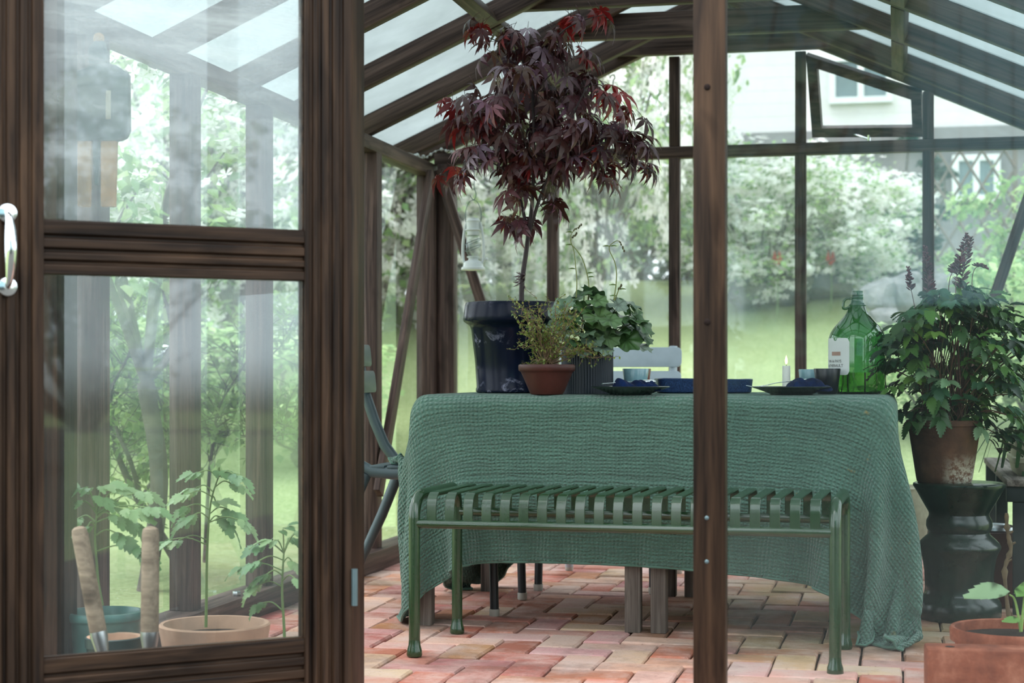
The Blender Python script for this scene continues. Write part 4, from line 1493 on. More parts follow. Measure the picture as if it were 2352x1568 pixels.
# ---- heuchera in the ribbed dark pot
def heuchera():
    D = 5.30
    base = at(1349, 898, D)
    base.z = CLOTH_Z
    t = thing('potted_heuchera', 'round lobed silvery green plant in a ribbed dark slate pot', 'plant', base)
    n = 120
    R0, H0 = 0.081, 0.155
    m = MB()
    prof_z = [0.0, 0.004, H0 - 0.004, H0]
    vs, fs = [], []
    for k in range(n):
        a = 2 * PI * k / n
        rr = R0 - (0.0022 if k % 2 else 0.0)
        for z in prof_z:
            vs.append((rr * math.cos(a), rr * math.sin(a), z))
        for rin, z in ((R0 - 0.008, H0), (R0 - 0.01, H0 - 0.02)):
            vs.append((rin * math.cos(a), rin * math.sin(a), z))
    for k in range(n):
        j = (k + 1) % n
        for i in range(5):
            fs.append((k * 6 + i, j * 6 + i, j * 6 + i + 1, k * 6 + i + 1))
    fs.append(tuple(k * 6 for k in range(n - 1, -1, -1)))
    m.add(vs, fs)
    mesh_obj('pot', m, M['ribbed'], t, 25, 0, False)
    mesh_obj('soil', MB().lathe([(0, H0 - 0.012), (R0 - 0.009, H0 - 0.018), (R0 - 0.009, H0 - 0.026), (0, H0 - 0.026)], 30), M['soil'], t)

    def L(px, py, dd=0.0):
        return at(px, py, D + dd) - base
    lv, stl = Leaves(), MB()
    tp = tpl_round()
    pos = [(1310, 690, .03), (1290, 705, -.02), (1330, 680, .0), (1363, 672, .02), (1305, 735, -.05), (1340, 705, -.03), (1385, 700, .0), (1420, 700, -.02), (1445, 698, .03), (1300, 760, -.06), (1340, 740, -.08), (1375, 730, -.06), (1320, 785, -.10), (1362, 780, -.1), (1395, 775, -.08),
           (1425, 730, -.03), (1455, 735, -.02), (1465, 760, .0), (1480, 775, .01), (1420, 765, -.05), (1440, 780, -.04), (1470, 795, -.01), (1345, 765, -.11), (1385, 800, -.1), (1330, 805, -.11), (1298, 790, -.07), (1410, 720, .05), (1360, 715, .06), (1320, 720, .07), (1400, 750, .06), (1440, 750, .06),
           (1350, 695, .05), (1465, 725, .05), (1285, 735, .03), (1375, 760, -.02), (1300, 720, -.03), (1355, 800, -.07), (1432, 705, .02), (1475, 745, -.03), (1400, 735, -.1), (1372, 690, -.04)]
    gcol = [srgb(78, 106, 70), srgb(62, 90, 58), srgb(104, 126, 102), srgb(126, 144, 128), srgb(70, 100, 56), srgb(92, 120, 76)]
    veins = [0.45] + [0.5 if i % 8 == 4 else 1.25 for i in range(56)] + [0.8 if i % 8 == 4 else 1.0 for i in range(56)]
    crown = Vector((0, 0, H0))
    for px, py, dd in pos:
        p = L(px, py, dd)
        o = Vector((p.x, p.y, 0))
        o = o.normalized() if o.length > 0.01 else rv()
        dr = (o * 0.9 + Vector((0, 0, random.uniform(-0.6, 0.15))) + rv(0.2)).normalized()
        nm = Vector((0, 0, 0.9)) + o * 0.55 + rv(0.35) + Vector((0.1, -0.5, 0))
        sz = random.uniform(0.058, 0.088)
        j0 = p - dr * sz * 0.2
        c = random.choice(gcol)
        lv.put(tp, p - dr * sz * 0.3, dr, nm, sz, jit(c, 0.12), 1.0, veins)
        s = crown + Vector((random.uniform(-.03, .03), random.uniform(-.03, .03), -0.015))
        stl.tube(curve_pts([s, s.lerp(j0, .5) + Vector((0, 0, .012)), j0], 4), 0.0016, 5, srgb(96, 104, 66)[:3])
    # flower stalks with nodding buds
    for pts in ([(1322, 705, 0), (1325, 650, 0), (1322, 610, .01), (1318, 575, .01), (1310, 550, .01), (1316, 532, .0), (1335, 517, -.01)], [(1350, 700, .02), (1352, 650, .02), (1340, 600, .02), (1325, 575, .02), (1312, 560, .02), (1313, 548, .02), (1325, 537, .02)], [(1410, 690, -.02), (1416, 640, -.02), (1413, 605, -.02), (1400, 575, -.02), (1402, 563, -.02), (1420, 553, -.02), (1434, 575, -.02)], [(1412, 690, .0), (1420, 668, .0), (1426, 655, .0)]):
        c = curve_pts([L(*q) for q in pts], 6)
        nn = len(c)
        stl.tube(c, [0.0021 - 0.0012 * i / nn for i in range(nn)], 6, srgb(128, 136, 78)[:3])
        for k in range(6):
            q = c[-1 - k]
            stl.sphere(q + rv(0.002), 0.0032 - 0.0002 * k, 6, 5, srgb(84, 78, 52)[:3], (1, 1, 1.4))
    mesh_obj('stalks', stl, M['stem'], t, 60, 0, False)
    lf = lv
    sr = tpl_serrate(5, 0.3)
    for px, py, dd, dx_ in ((1322, 618, .0, -1), (1347, 628, .02, 1), (1349, 637, .02, 1), (1315, 563, .01, -1), (1401, 566, -.02, -1), (1401, 566, -.02, 1), (1416, 655, -.02, -1), (1422, 665, .0, 1), (1316, 534, .01, -1), (1417, 680, 0, -1)):
        lf.put(sr, L(px, py, dd), (dx_, -0.2, 0.25), (0, -0.5, 1), 0.022, jit(srgb(104, 128, 66)))
    lv.build('foliage', M['leaf_gloss'], t)


heuchera()


# ---- astilbe on the stool
def astilbe():
    D = 5.30
    c0 = at(2203, 900, D)
    sx, sy = c0.x, c0.y
    # stool
    st_ = thing('ceramic_stool', 'dark green glazed hourglass ceramic stool right of the tablecloth', 'stool', (sx, sy, 0))
    prof = [(0, 0), (0.118, 0), (0.126, 0.006), (0.128, 0.018), (0.128, 0.050), (0.122, 0.064), (0.110, 0.074), (0.106, 0.084), (0.104, 0.10), (0.106, 0.15), (0.112, 0.19), (0.121, 0.214), (0.126, 0.222), (0.127, 0.230), (0.122, 0.240), (0.104, 0.258), (0.094, 0.266), (0.092, 0.272), (0.097, 0.280), (0.101, 0.292), (0.100, 0.308), (0.094, 0.320), (0.091, 0.328), (0.094, 0.336), (0.110, 0.364), (0.130, 0.400), (0.138, 0.412), (0.141, 0.418), (0.140, 0.424), (0.134, 0.427), (0, 0.427)]
    mesh_obj('stool_body', MB().lathe(prof, 80), M['stool'], st_)
    base = Vector((sx - 0.045, sy, 0.427))
    t = thing('potted_astilbe', 'bushy dark green plant with purple flower spikes in an old terracotta pot', 'plant', base)
    mesh_obj('pot', MB().lathe([(0, 0.0), (0.080, 0.0), (0.084, 0.004), (0.087, 0.02), (0.110, 0.172), (0.112, 0.176), (0.116, 0.178), (0.1165, 0.192), (0.113, 0.195), (0.105, 0.194), (0.1, 0.16), (0, 0.16)], 64), M['old_pot'], t)
    mesh_obj('soil', MB().lathe([(0, 0.182), (0.06, 0.181), (0.104, 0.175), (0, 0.17)], 30), M['soil'], t)

    def L(px, py, dd=0.0):
        return at(px, py, D + dd) - base
    lv, stl = Leaves(), MB()
    sr = tpl_serrate(7, 0.27, 0.42, 0.3, 0.16)
    cols = [srgb(60, 94, 50), srgb(46, 72, 44), srgb(76, 114, 54), srgb(38, 60, 40), srgb(92, 132, 62), srgb(66, 106, 74)]
    pale = [srgb(108, 142, 62), srgb(120, 150, 110)]
    spots = []
    for _ in range(170):
        a = random.uniform(-PI, PI)
        r = math.sqrt(random.random())
        px = 2195 + 135 * r * math.cos(a)
        py = 815 - 145 * r * math.sin(a) if math.sin(a) > 0 else 815 - 130 * r * math.sin(a)
        spots.append((px, py, random.uniform(-.16, .16)))
    extra = [(2320, 830), (2340, 870), (2345, 900), (2330, 950), (2320, 980), (2310, 930), (2290, 990), (2300, 1020), (2345, 800), (2300, 720), (2270, 690), (2240, 680), (2060, 800), (2050, 850), (2058, 890), (2070, 760), (2100, 720), (2130, 700), (2090, 940), (2110, 955), (2150, 960), (2200, 960), (2250, 960), (2345, 850), (2350, 960), (2215, 655), (2235, 660), (2252, 672), (2180, 690), (2290, 720), (2322, 745), (2338, 785), (2165, 680), (2205, 690), (2262, 700)]
    for e in extra:
        for _ in range(3):
            spots.append((e[0] + random.uniform(-12, 12), e[1] + random.uniform(-12, 12), random.uniform(-.12, .1)))
    root = Vector((0, 0, 0.18))
    for px, py, dd in spots:
        p = L(px, py, dd)
        o = Vector((p.x, p.y, 0))
        o = o.normalized() if o.length > 0.02 else rv()
        s = root + Vector((random.uniform(-.06, .06), random.uniform(-.06, .06), 0))
        mid = s.lerp(p, 0.55) + Vector((0, 0, 0.03))
        if random.random() < 0.5:
            stl.tube(curve_pts([s, mid, p], 4), [0.0019] * 8 + [0.001], 5, jit(random.choice([srgb(112, 84, 66), srgb(84, 92, 56), srgb(92, 60, 52)])))
        axis = (o + Vector((0, 0, random.uniform(-0.7, 0.3))) + rv(0.3)).normalized()
        side = axis.cross(Vector((0, 0, 1))).normalized()
        c = random.choice(cols if random.random() < 0.88 else pale)
        for (ang_, off, sz) in ((0, 0.03, 0.060), (0.95, 0.018, 0.047), (-0.95, 0.018, 0.047), (0.85, -0.015, 0.04), (-0.85, -0.015, 0.04), (0.3, -0.03, 0.035)):
            dr = axis * math.cos(ang_) + side * math.sin(ang_) + Vector((0, 0, -0.25)) + rv(0.12)
            nm = Vector((0, 0, 1)) + o * 0.45 + rv(0.35)
            lv.put(sr, p + axis * off, dr, nm, sz * random.uniform(0.7, 1.15), jit(c, 0.14), 1.0)
    lv.build('foliage', M['leaf'], t)
    # flower spikes
    fl = MB()
    spikes = [([(2150, 960), (2140, 800), (2135, 690), (2130, 620), (2125, 568)], 0.45, 1.0), ([(2200, 960), (2200, 760), (2195, 660), (2205, 600), (2221, 540)], 0.40, 1.2), ([(2205, 960), (2215, 780), (2205, 690), (2215, 610), (2232, 548)], 0.42, 1.3), ([(2120, 950), (2112, 760), (2100, 700), (2090, 650), (2086, 615)], 0.35, 0.7), ([(2240, 950), (2235, 720), (2233, 640), (2245, 612), (2270, 618)], 0.25, 0.6), ([(2190, 960), (2180, 720), (2180, 650), (2190, 620), (2200, 600)], 0.3, 0.8)]
    pc = [srgb(112, 62, 74), srgb(130, 84, 92), srgb(92, 52, 60)]
    for pts, frac, fat in spikes:
        dd = random.uniform(-.06, .04)
        c = curve_pts([L(q[0], q[1], dd) for q in pts], 9)
        n = len(c)
        fl.tube(c, [0.0022 - 0.0014 * i / n for i in range(n)], 6, jit(srgb(116, 84, 78)))
        for i in range(int(n * (1 - frac)), n):
            tt = (i - n * (1 - frac)) / (n * frac)
            ln = 0.026 * (1 - tt * 0.75) * fat
            for k in range(6):
                a = random.uniform(0, 2 * PI)
                d = Vector((math.cos(a), math.sin(a), random.uniform(0.4, 0.9))).normalized()
                q = c[i] + rv(0.003)
                e = q + d * ln
                fl.tube([q, q.lerp(e, .35), q.lerp(e, .7), e], [0.0006, 0.0022, 0.0026, 0.0008], 5, jit(random.choice(pc)))
    mesh_obj('flower_spikes', fl, M['stem'], t, 60, 0, False)
    mesh_obj('stems', stl, M['stem'], t, 60, 0, False)
    return sx, sy


SX, SY = astilbe()

# ------------------------------------------------------------------ things on the table
def on_table(px, d):
    p = at(px, 897, d)
    p.z = CLOTH_Z
    return p


def plate(loc, lab):
    t = mesh_obj('dinner_plate', MB().lathe([(0, 0.0), (0.062, 0.0), (0.064, 0.003), (0.088, 0.012), (0.116, 0.0215), (0.118, 0.0235), (0.116, 0.0245), (0.088, 0.016), (0.062, 0.0075), (0, 0.0065)], 64), M['plate'], None, 40, 0, True, loc)
    return tag(t, lab, 'plate')


def napkin(loc, lab, seed, w=0.15, d=0.10):
    r_ = random.Random(seed)
    nx, ny = 28, 18
    mb = MB()
    layers = []
    ph = [r_.uniform(0, 6) for _ in range(6)]
    vs = []
    for side in (0, 1):
        for i in range(nx):
            for j in range(ny):
                s, q = i / (nx - 1), j / (ny - 1)
                edge = min(1, min(s, 1 - s) * 9, min(q, 1 - q) * 7)
                z = 0.021 + 0.0035 * math.sin(7 * s + ph[0] + 2 * q) + 0.002 * math.sin(31 * s + 13 * q) + 0.004 * math.sin(15 * s + ph[1]) + 0.004 * math.sin(9 * q + ph[2]) + 0.005 * math.exp(-((s - .4) / .2) ** 2)
                z = z * 1.55 * (0.5 + 0.5 * edge) if side == 0 else 0.0085 + 0.003 * (1 - edge)
                x = (s - .5) * w + 0.006 * math.sin(8 * q + ph[3])
                y = (q - .5) * d + 0.006 * math.sin(9 * s + ph[4])
                vs.append((x, y, z))
    N = nx * ny
    fs = []
    for i in range(nx - 1):
        for j in range(ny - 1):
            a, b, c, e = i * ny + j, (i + 1) * ny + j, (i + 1) * ny + j + 1, i * ny + j + 1
            fs.append((a, b, c, e))
            fs.append((N + e, N + c, N + b, N + a))
    rim = [i * ny for i in range(nx)] + [(nx - 1) * ny + j for j in range(1, ny)] + [i * ny + ny - 1 for i in range(nx - 2, -1, -1)] + [j for j in range(ny - 2, 0, -1)]
    for k in range(len(rim)):
        a, b = rim[k], rim[(k + 1) % len(rim)]
        fs.append((a, a + N, b + N, b))
    mb.add(vs, fs)
    o = mesh_obj('napkin', mb, M['navy'], None, 70, 0, True, loc, (0, 0, YAW))
    ss = o.modifiers.new('soft', 'SUBSURF')
    ss.levels = ss.render_levels = 1
    return tag(o, lab, 'napkin')


def cup(loc, lab, mat, rt=0.041, rb=0.031, h=0.078):
    o = mesh_obj('cup', MB().lathe([(0, 0), (rb - 0.003, 0), (rb, 0.003), (rt, h - 0.002), (rt - 0.001, h), (rt - 0.003, h - 0.001), (rb - 0.002, 0.008), (0, 0.007)], 48), mat, None, 40, 0, True, loc)
    return tag(o, lab, 'cup')


pl = on_table(1448, 5.08)
plate(pl, 'dark plate with a navy napkin on it, right of the potted plants')
napkin(pl + Vector((0.015, 0, 0.0)), 'crumpled navy linen napkin on the left plate', 1, 0.135, 0.10)
pr = on_table(1818, 5.04)
plate(pr, 'dark plate with a fork and navy napkin, right of the post')
napkin(pr + Vector((0.045, 0.0, 0.0)), 'crumpled navy linen napkin on the right plate', 5, 0.135, 0.10)
cup(on_table(1460, 5.30), 'pale blue glazed cup behind the left plate', M['cup_blue'])
cup(on_table(1466, 5.41), 'red brown clay cup half hidden behind the pale blue cup', M['cup_brown'], 0.0405)
cup(on_table(1900, 5.20), 'near black cup left of the green bottle', M['cup_dark'])
cup(on_table(1864, 5.36), 'pale blue cup half hidden behind the near black cup', M['cup_blue'], 0.041, 0.033, 0.076)


def cutlery(name, label, cat, loc, rotz, tilt, kind):
    t = MB()
    if kind == 'fork':
        t.tube([(-0.09, 0, 0.0), (-0.05, 0, 0.002), (0.0, 0, 0.004), (0.025, 0, 0.002)], [0.0042, 0.0035, 0.0025, 0.0028], 8, None, True, ((0, 0, 1), 0.5))
        t.box((0.024, -0.011, 0.0), (0.045, 0.011, 0.0025))
        for k in range(4):
            y = -0.0095 + k * 0.00633
            t.tube([(0.044, y, 0.001), (0.07, y, 0.003), (0.088, y, 0.010)], [0.0017, 0.0015, 0.0009], 6)
    else:
        t.tube([(-0.09, 0, 0.0), (-0.05, 0, 0.002), (0.0, 0, 0.004), (0.03, 0, 0.002)], [0.0042, 0.0035, 0.0025, 0.0028], 8, None, True, ((0, 0, 1), 0.5))
        t.sphere((0.055, 0, 0.003), 0.03, 18, 10, None, (1, 0.62, 0.22))
    o = mesh_obj(name, t, M['chrome'], None, 50, 0, True, loc, (0, tilt, rotz))
    return tag(o, label, cat)


cutlery('fork', 'steel fork leaning on the right plate beside its napkin', 'fork', pr + Vector((-0.045, 0.0, 0.031)), YAW + PI - 0.25, 0.16, 'fork')
cutlery('spoon', 'steel spoon resting on the left navy napkin', 'spoon', pl + Vector((0.0, -0.01, 0.034)), YAW + 0.35, -0.02, 'spoon')

# blue dish
bd = on_table(1615, 5.48)
m = MB()
W2, D2, H2, rc = 0.153, 0.085, 0.046, 0.03


def rrect(w, d, r, n=6):
    o = []
    for cx, cy, a0 in ((w - r, d - r, 0), (-w + r, d - r, 90), (-w + r, -d + r, 180), (w - r, -d + r, 270)):
        for i in range(n + 1):
            a = math.radians(a0 + 90 * i / n)
            o.append((cx + r * math.cos(a), cy + r * math.sin(a)))
    return o


rings = [(W2 * 0.93, D2 * 0.9, 0.0), (W2 * 0.97, D2 * 0.95, 0.004), (W2, D2, H2 - 0.002), (W2 - 0.002, D2 - 0.002, H2), (W2 - 0.006, D2 - 0.006, H2 - 0.002), (W2 * 0.93, D2 * 0.9, 0.01)]
vs, fs = [], []
for w_, d_, z_ in rings:
    for k, q in enumerate(rrect(w_, d_, rc)):
        wob = 0.0016 * math.sin(q[0] * 40) if z_ > 0.03 else 0
        vs.append((q[0], q[1], z_ + wob))
nn = len(rrect(1, 1, .1))
for r_ in range(len(rings) - 1):
    for k in range(nn):
        j = (k + 1) % nn
        fs.append((r_ * nn + k, r_ * nn + j, (r_ + 1) * nn + j, (r_ + 1) * nn + k))
fs.append(tuple(range(nn - 1, -1, -1)))
fs.append(tuple(range((len(rings) - 1) * nn, len(rings) * nn)))
m.add(vs, fs)
tag(mesh_obj('serving_dish', m, M['blue_dish'], None, 40, 0, True, bd, (0, 0, YAW)), 'speckled blue stoneware serving dish standing behind the wooden post', 'dish')

# candle
cd = on_table(1806, 5.32)
t = thing('candle', 'lit white candle behind the right plate', 'candle', cd)
mesh_obj('wax', MB().lathe([(0, 0), (0.0125, 0), (0.0125, 0.084), (0.0115, 0.087), (0.006, 0.085), (0, 0.084)], 28), M['wax'], t)
mesh_obj('wick', MB().tube([(0, 0, 0.084), (0.0005, 0, 0.092), (0.0015, 0, 0.096)], 0.0009, 6), M['black_leg'], t)
mesh_obj('flame', MB().lathe([(0, 0.09), (0.0028, 0.094), (0.0042, 0.100), (0.0036, 0.108), (0.0018, 0.115), (0, 0.120)], 16), M['flame'], t)
mesh_obj('holder', MB().lathe([(0, 0.0), (0.03, 0.0), (0.031, 0.004), (0.016, 0.006), (0.0155, 0.014), (0.0128, 0.014), (0.0128, 0.002), (0, 0.002)], 28), M['plate'], t)

# demijohn
bt = on_table(1969, 5.30)
t = thing('demijohn', 'large green glass demijohn with paper label and ear handle', 'bottle', bt, YAW)
R0 = 0.0885
outer = [(0, 0.004), (0.03, 0.003), (0.060, 0.0), (0.080, 0.004), (0.086, 0.014), (R0, 0.03), (R0, 0.165), (0.087, 0.176), (0.082, 0.190), (0.072, 0.206), (0.058, 0.222), (0.044, 0.238), (0.034, 0.252), (0.028, 0.264), (0.0255, 0.272), (0.028, 0.274), (0.028, 0.277), (0.022, 0.281), (0.0195, 0.290), (0.0185, 0.298), (0.0195, 0.299), (0.0195, 0.302), (0.0178, 0.303), (0.0185, 0.306), (0.0192, 0.308), (0.0178, 0.311), (0.0185, 0.314), (0.0178, 0.317), (0.0182, 0.319), (0.017, 0.320)]
mesh_obj('bottle_body', MB().lathe(outer, 72), M['bottle'], t, 60)
h_ = MB().tube(curve_pts([(-0.020, 0, 0.296), (-0.032, 0, 0.2965), (-0.041, 0, 0.289), (-0.044, 0, 0.275), (-0.043, 0, 0.266), (-0.034, 0, 0.265), (-0.026, 0, 0.270)], 4), 0.0045, 10)
mesh_obj('ear_handle', h_, M['bottle'], t)
mesh_obj('wine', MB().lathe([(0, 0.006), (0.06, 0.003), (0.079, 0.0065), (0.0845, 0.016), (R0 - 0.0025, 0.03), (R0 - 0.0025, 0.066), (0, 0.066)], 64), M['wine'], t, 40)
# paper label wrapped on the left shoulder; azimuth measured from the -Y (front) direction
AZ0, AZ1, LZ0, LZ1 = math.radians(-100), math.radians(-27), 0.058, 0.172


def wrap(az, z, r=R0 + 0.0007):
    return (r * math.sin(az), -r * math.cos(az), z)


lm = MB()
na, nz = 24, 12
vs, fs = [], []
for i in range(na + 1):
    for j in range(nz + 1):
        s, q = i / na, j / nz
        az = AZ0 + (AZ1 - AZ0) * s
        z = LZ0 + (LZ1 - LZ0) * q
        ed = (1 - s) * (AZ1 - AZ0) * R0                    # rounded right corners, a nick in the top
        if ed < 0.012:
            k = 0.012 - math.sqrt(max(0, 0.012 ** 2 - (0.012 - ed) ** 2))
            z = min(max(z, LZ0 + k), LZ1 - k)
        if j == nz and abs(s - 0.55) < 0.06:
            z -= 0.008
        zz = min(z, 0.166)
        vs.append(wrap(az, z, R0 + 0.0007 - max(0, z - 0.165) * 0.14))
for i in range(na):
    for j in range(nz):
        fs.append((i * (nz + 1) + j, (i + 1) * (nz + 1) + j, (i + 1) * (nz + 1) + j + 1, i * (nz + 1) + j + 1))
lm.add(vs, fs)
lab = mesh_obj('paper_label', lm, M['label'], t, 60)
sm = MB()
vs, fs = [], []
for i in range(9):
    for j in range(2):
        vs.append(wrap(math.radians(-71 + 25 * i / 8), 0.118 + 0.012 * j, R0 + 0.0011))
for i in range(8):
    fs.append((i * 2, i * 2 + 2, i * 2 + 3, i * 2 + 1))
sm.add(vs, fs)
mesh_obj('stamp', sm, M['stamp'], lab, 60)


def wrapped_text(txt, size, az_mid, z, parent, mat):
    cu = bpy.data.curves.new('lettering', 'FONT')
    cu.body = txt
    cu.size = size
    cu.align_x = 'CENTER'
    cu.extrude = 0.0
    tmp = bpy.data.objects.new('lettering_source', cu)
    COL.objects.link(tmp)
    dg = bpy.context.evaluated_depsgraph_get()
    me = bpy.data.meshes.new_from_object(tmp.evaluated_get(dg))
    bpy.data.objects.remove(tmp)
    for v in me.vertices:
        x, y = v.co.x, v.co.y
        v.co = Vector(wrap(az_mid + x / R0, z + y, R0 + 0.0013))
    me.materials.clear()
    me.materials.append(mat)
    o = bpy.data.objects.new('lettering', me)
    COL.objects.link(o)
    o.parent = parent
    return o


wrapped_text('VIN de PAYS', 0.0115, math.radians(-64), 0.097, lab, M['ink'])
wrapped_text("de l'HERAULT", 0.0125, math.radians(-64), 0.083, lab, M['ink'])

# ------------------------------------------------------------------ lantern and hooks
def lantern():
    D = 6.6
    p = at(1087, 620, D)
    t = thing('hurricane_lantern', 'white enamel hurricane lantern hanging left of the maple', 'lantern', p)
    s = 0.0
    mesh_obj('base', MB().lathe([(0, 0), (0.046, 0), (0.0475, 0.003), (0.046, 0.010), (0.040, 0.014), (0.038, 0.026), (0.030, 0.034), (0.02, 0.038), (0.018, 0.046), (0.024, 0.048), (0.025, 0.053), (0, 0.053)], 40), M['white_enamel'], t)
    mesh_obj('chimney', MB().lathe([(0.018, 0.054), (0.026, 0.066), (0.029, 0.088), (0.028, 0.110), (0.023, 0.130), (0.022, 0.134)], 32), M['lamp_glass'], t)
    mesh_obj('hood', MB().lathe([(0.024, 0.134), (0.025, 0.137), (0.024, 0.145), (0.024, 0.150), (0.031, 0.154), (0.031, 0.157), (0.026, 0.160), (0.026, 0.186), (0.028, 0.188), (0.028, 0.192), (0.022, 0.198), (0.022, 0.202), (0.0, 0.205)], 32), M['white_enamel'], t)
    tubes = MB()
    for sx_ in (-1, 1):
        tubes.tube(curve_pts([(sx_ * 0.032, 0, 0.02), (sx_ * 0.041, 0, 0.045), (sx_ * 0.041, 0, 0.1), (sx_ * 0.034, 0, 0.16), (sx_ * 0.026, 0, 0.185)], 4), 0.0055, 10)
    mesh_obj('side_tube', tubes, M['white_enamel'], t)
    g = MB()
    for z in (0.085, 0.11):
        gd_ = MB()
        gd_.tube([(0.031 * math.cos(a), 0.031 * math.sin(a), z + 0.012 * math.cos(a)) for a in np.linspace(0, 2 * PI, 25)], 0.0011, 5)
        mesh_obj('guard_wire', gd_, M['wire'], t)
    g.tube(curve_pts([(-0.03, 0, 0.185), (-0.031, 0, 0.225), (-0.018, 0, 0.262), (0.0, 0, 0.272), (0.018, 0, 0.262), (0.031, 0, 0.225), (0.03, 0, 0.185)], 5), 0.0014, 6)
    mesh_obj('bail_wire', g, M['wire'], t)
    mesh_obj('wick_knob', MB().tube([(0.02, 0, 0.044), (0.052, 0, 0.042)], 0.002, 6).sphere((0.054, 0, 0.042), 0.006, 10, 6), M['white_enamel'], t)
    zt = roof_z(p.x)
    h = MB()
    hk = [(0.006, 0, zt - p.z + 0.01), (0.004, 0, 0.36), (0.004, 0, 0.322), (0.010, 0, 0.300), (0.010, 0, 0.283), (0.001, 0, 0.273), (-0.008, 0, 0.282), (-0.011, 0, 0.29)]
    h.tube(curve_pts(hk, 5), 0.0015, 6)
    o = mesh_obj('wire_hook', h, M['wire'], None, 60, 0, True, p)
    tag(o, 'long grey wire hook holding the white lantern from a rafter', 'hook')


lantern()
p = at(1391, 205, 7.12)
h = MB().tube(curve_pts([(0.0, 0, 0.0), (0.0, 0, 0.045), (0.002, 0, 0.068), (0.008, 0, 0.080), (0.004, 0, 0.092), (-0.008, 0, 0.09), (-0.013, 0, 0.078)], 5), 0.0032, 8)
h.sphere((0, 0, 0.0), 0.005, 8, 6)
tag(mesh_obj('ceiling_hook', h, M['white_enamel'], None, 60, 0, True, Vector((p.x, YB - 0.03, p.z))), 'small white hook on the back gable rafter, right of the maple', 'hook')
# bead string lying on the wall plate in the corner
g = MB()
pp = [(XL + 0.01, 6.86, EAVE + 0.006), (XL + 0.02, 6.98, EAVE + 0.006), (XL + 0.02, 7.10, EAVE + 0.01), (XL + 0.06, 7.19, 1.745), (XL + 0.13, YB - 0.005, 1.743), (XL + 0.17, YB - 0.005, 1.743)]
cp = curve_pts(pp, 7)
g.tube(cp, 0.0012, 5)
for i, q in enumerate(cp):
    if i % 2 == 0 and i > 4:
        g.sphere(q + rv(0.006), random.uniform(0.005, 0.009), 8, 6)
tag(mesh_obj('bead_string', g, M['white_enamel'], None), 'string of small pale beads draped on the back left corner', 'garland')

# ------------------------------------------------------------------ left side, behind the open door
def tomato(name, label, loc, pot_fn, stem_px, leaf_spots, D, seed):
    random.seed(seed)
    t = thing(name, label, 'plant', loc)
    pot_fn(t)

    def L(px, py, dd=0.0):
        return at(px, py, D + dd) - Vector(loc)
    stl = MB()
    c = curve_pts([L(*q) for q in stem_px], 5)
    n = len(c)
    stl.tube(c, [0.0042 - 0.0022 * i / n for i in range(n)], 8, srgb(118, 142, 82)[:3])
    lv = Leaves()
    sr = tpl_serrate(5, 0.34, 0.5, 0.35, 0.1)
    for px, py, dirx, droop, sz in leaf_spots:
        p = L(px, py, random.uniform(-.05, .05))
        # nearest stem point below the leaf
        q = min(c, key=lambda s: (s - p).length + max(0, s.z - p.z) * 2)
        stl.tube(curve_pts([q, q.lerp(p, .5) + Vector((0, 0, .012)), p], 4), 0.0018, 6, srgb(128, 152, 92)[:3])
        axis = Vector((dirx * CT, dirx * ST + random.uniform(-.5, .3), droop)).normalized()
        side = axis.cross(Vector((0, 0, 1))).normalized()
        colr = random.choice([srgb(138, 172, 122), srgb(120, 156, 112), srgb(156, 184, 132), srgb(108, 144, 92)])
        for a_, off, k in ((0, 0.5, 1.0), (1.0, 0.25, .75), (-1.0, 0.25, .75), (1.1, -.2, .6), (-1.1, -.2, .6)):
            dr = axis * math.cos(a_) + side * math.sin(a_) + Vector((0, 0, -0.25)) + rv(.1)
            lv.put(sr, p + axis * off * sz * 0.6, dr, Vector((0, 0, 1)) + rv(.3) + Vector((0, -.3, 0)), sz * k, jit(colr, .12))
    mesh_obj('stem', stl, M['stem'], t, 60, 0, False)
    lv.build('foliage', M['leaf'], t)
    return t


def bowl_pot(t):
    mesh_obj('pot', MB().lathe([(0, 0), (0.115, 0), (0.119, 0.004), (0.140, 0.118), (0.141, 0.128), (0.137, 0.132), (0.129, 0.131), (0.125, 0.12), (0.115, 0.095), (0, 0.095)], 60), M['terracotta_pale'], t)
    mesh_obj('soil', MB().lathe([(0, 0.104), (0.06, 0.103), (0.118, 0.099), (0, 0.096)], 30), M['soil'], t)


DP = 4.33
lp = at(493, 1400, DP)
lp.z = 0.0
tomato('potted_tomato', 'tall tomato seedling in a wide pale terracotta bowl behind the door glass', lp, bowl_pot, [(473, 1440), (474, 1380), (475, 1300), (477, 1240), (480, 1190), (487, 1140), (505, 1085)],
       [(500, 1080, 1, -.1, .05), (455, 1085, -1, -.05, .05), (540, 1090, 1, -.3, .055), (450, 1120, -1, -.1, .055), (535, 1112, 1, -.3, .05), (430, 1135, -1, -.15, .05), (440, 1185, -1, -.5, .06), (425, 1165, -1, -.6, .05), (525, 1170, 1, -.4, .06), (555, 1195, 1, -.7, .05), (510, 1190, 1, -.9, .07), (410, 1240, -1, -.1, .05), (385, 1240, -1, -.4, .055), (495, 1150, 1, .1, .05)], DP, 11)


def small_pot(t):
    mesh_obj('pot', MB().lathe([(0, 0), (0.05, 0), (0.053, 0.004), (0.066, 0.1), (0.07, 0.102), (0.07, 0.118), (0.066, 0.12), (0.062, 0.118), (0.06, 0.1), (0, 0.1)], 40), M['terracotta_pale'], t)
    mesh_obj('soil', MB().lathe([(0, 0.107), (0.061, 0.104), (0, 0.101)], 24), M['soil'], t)


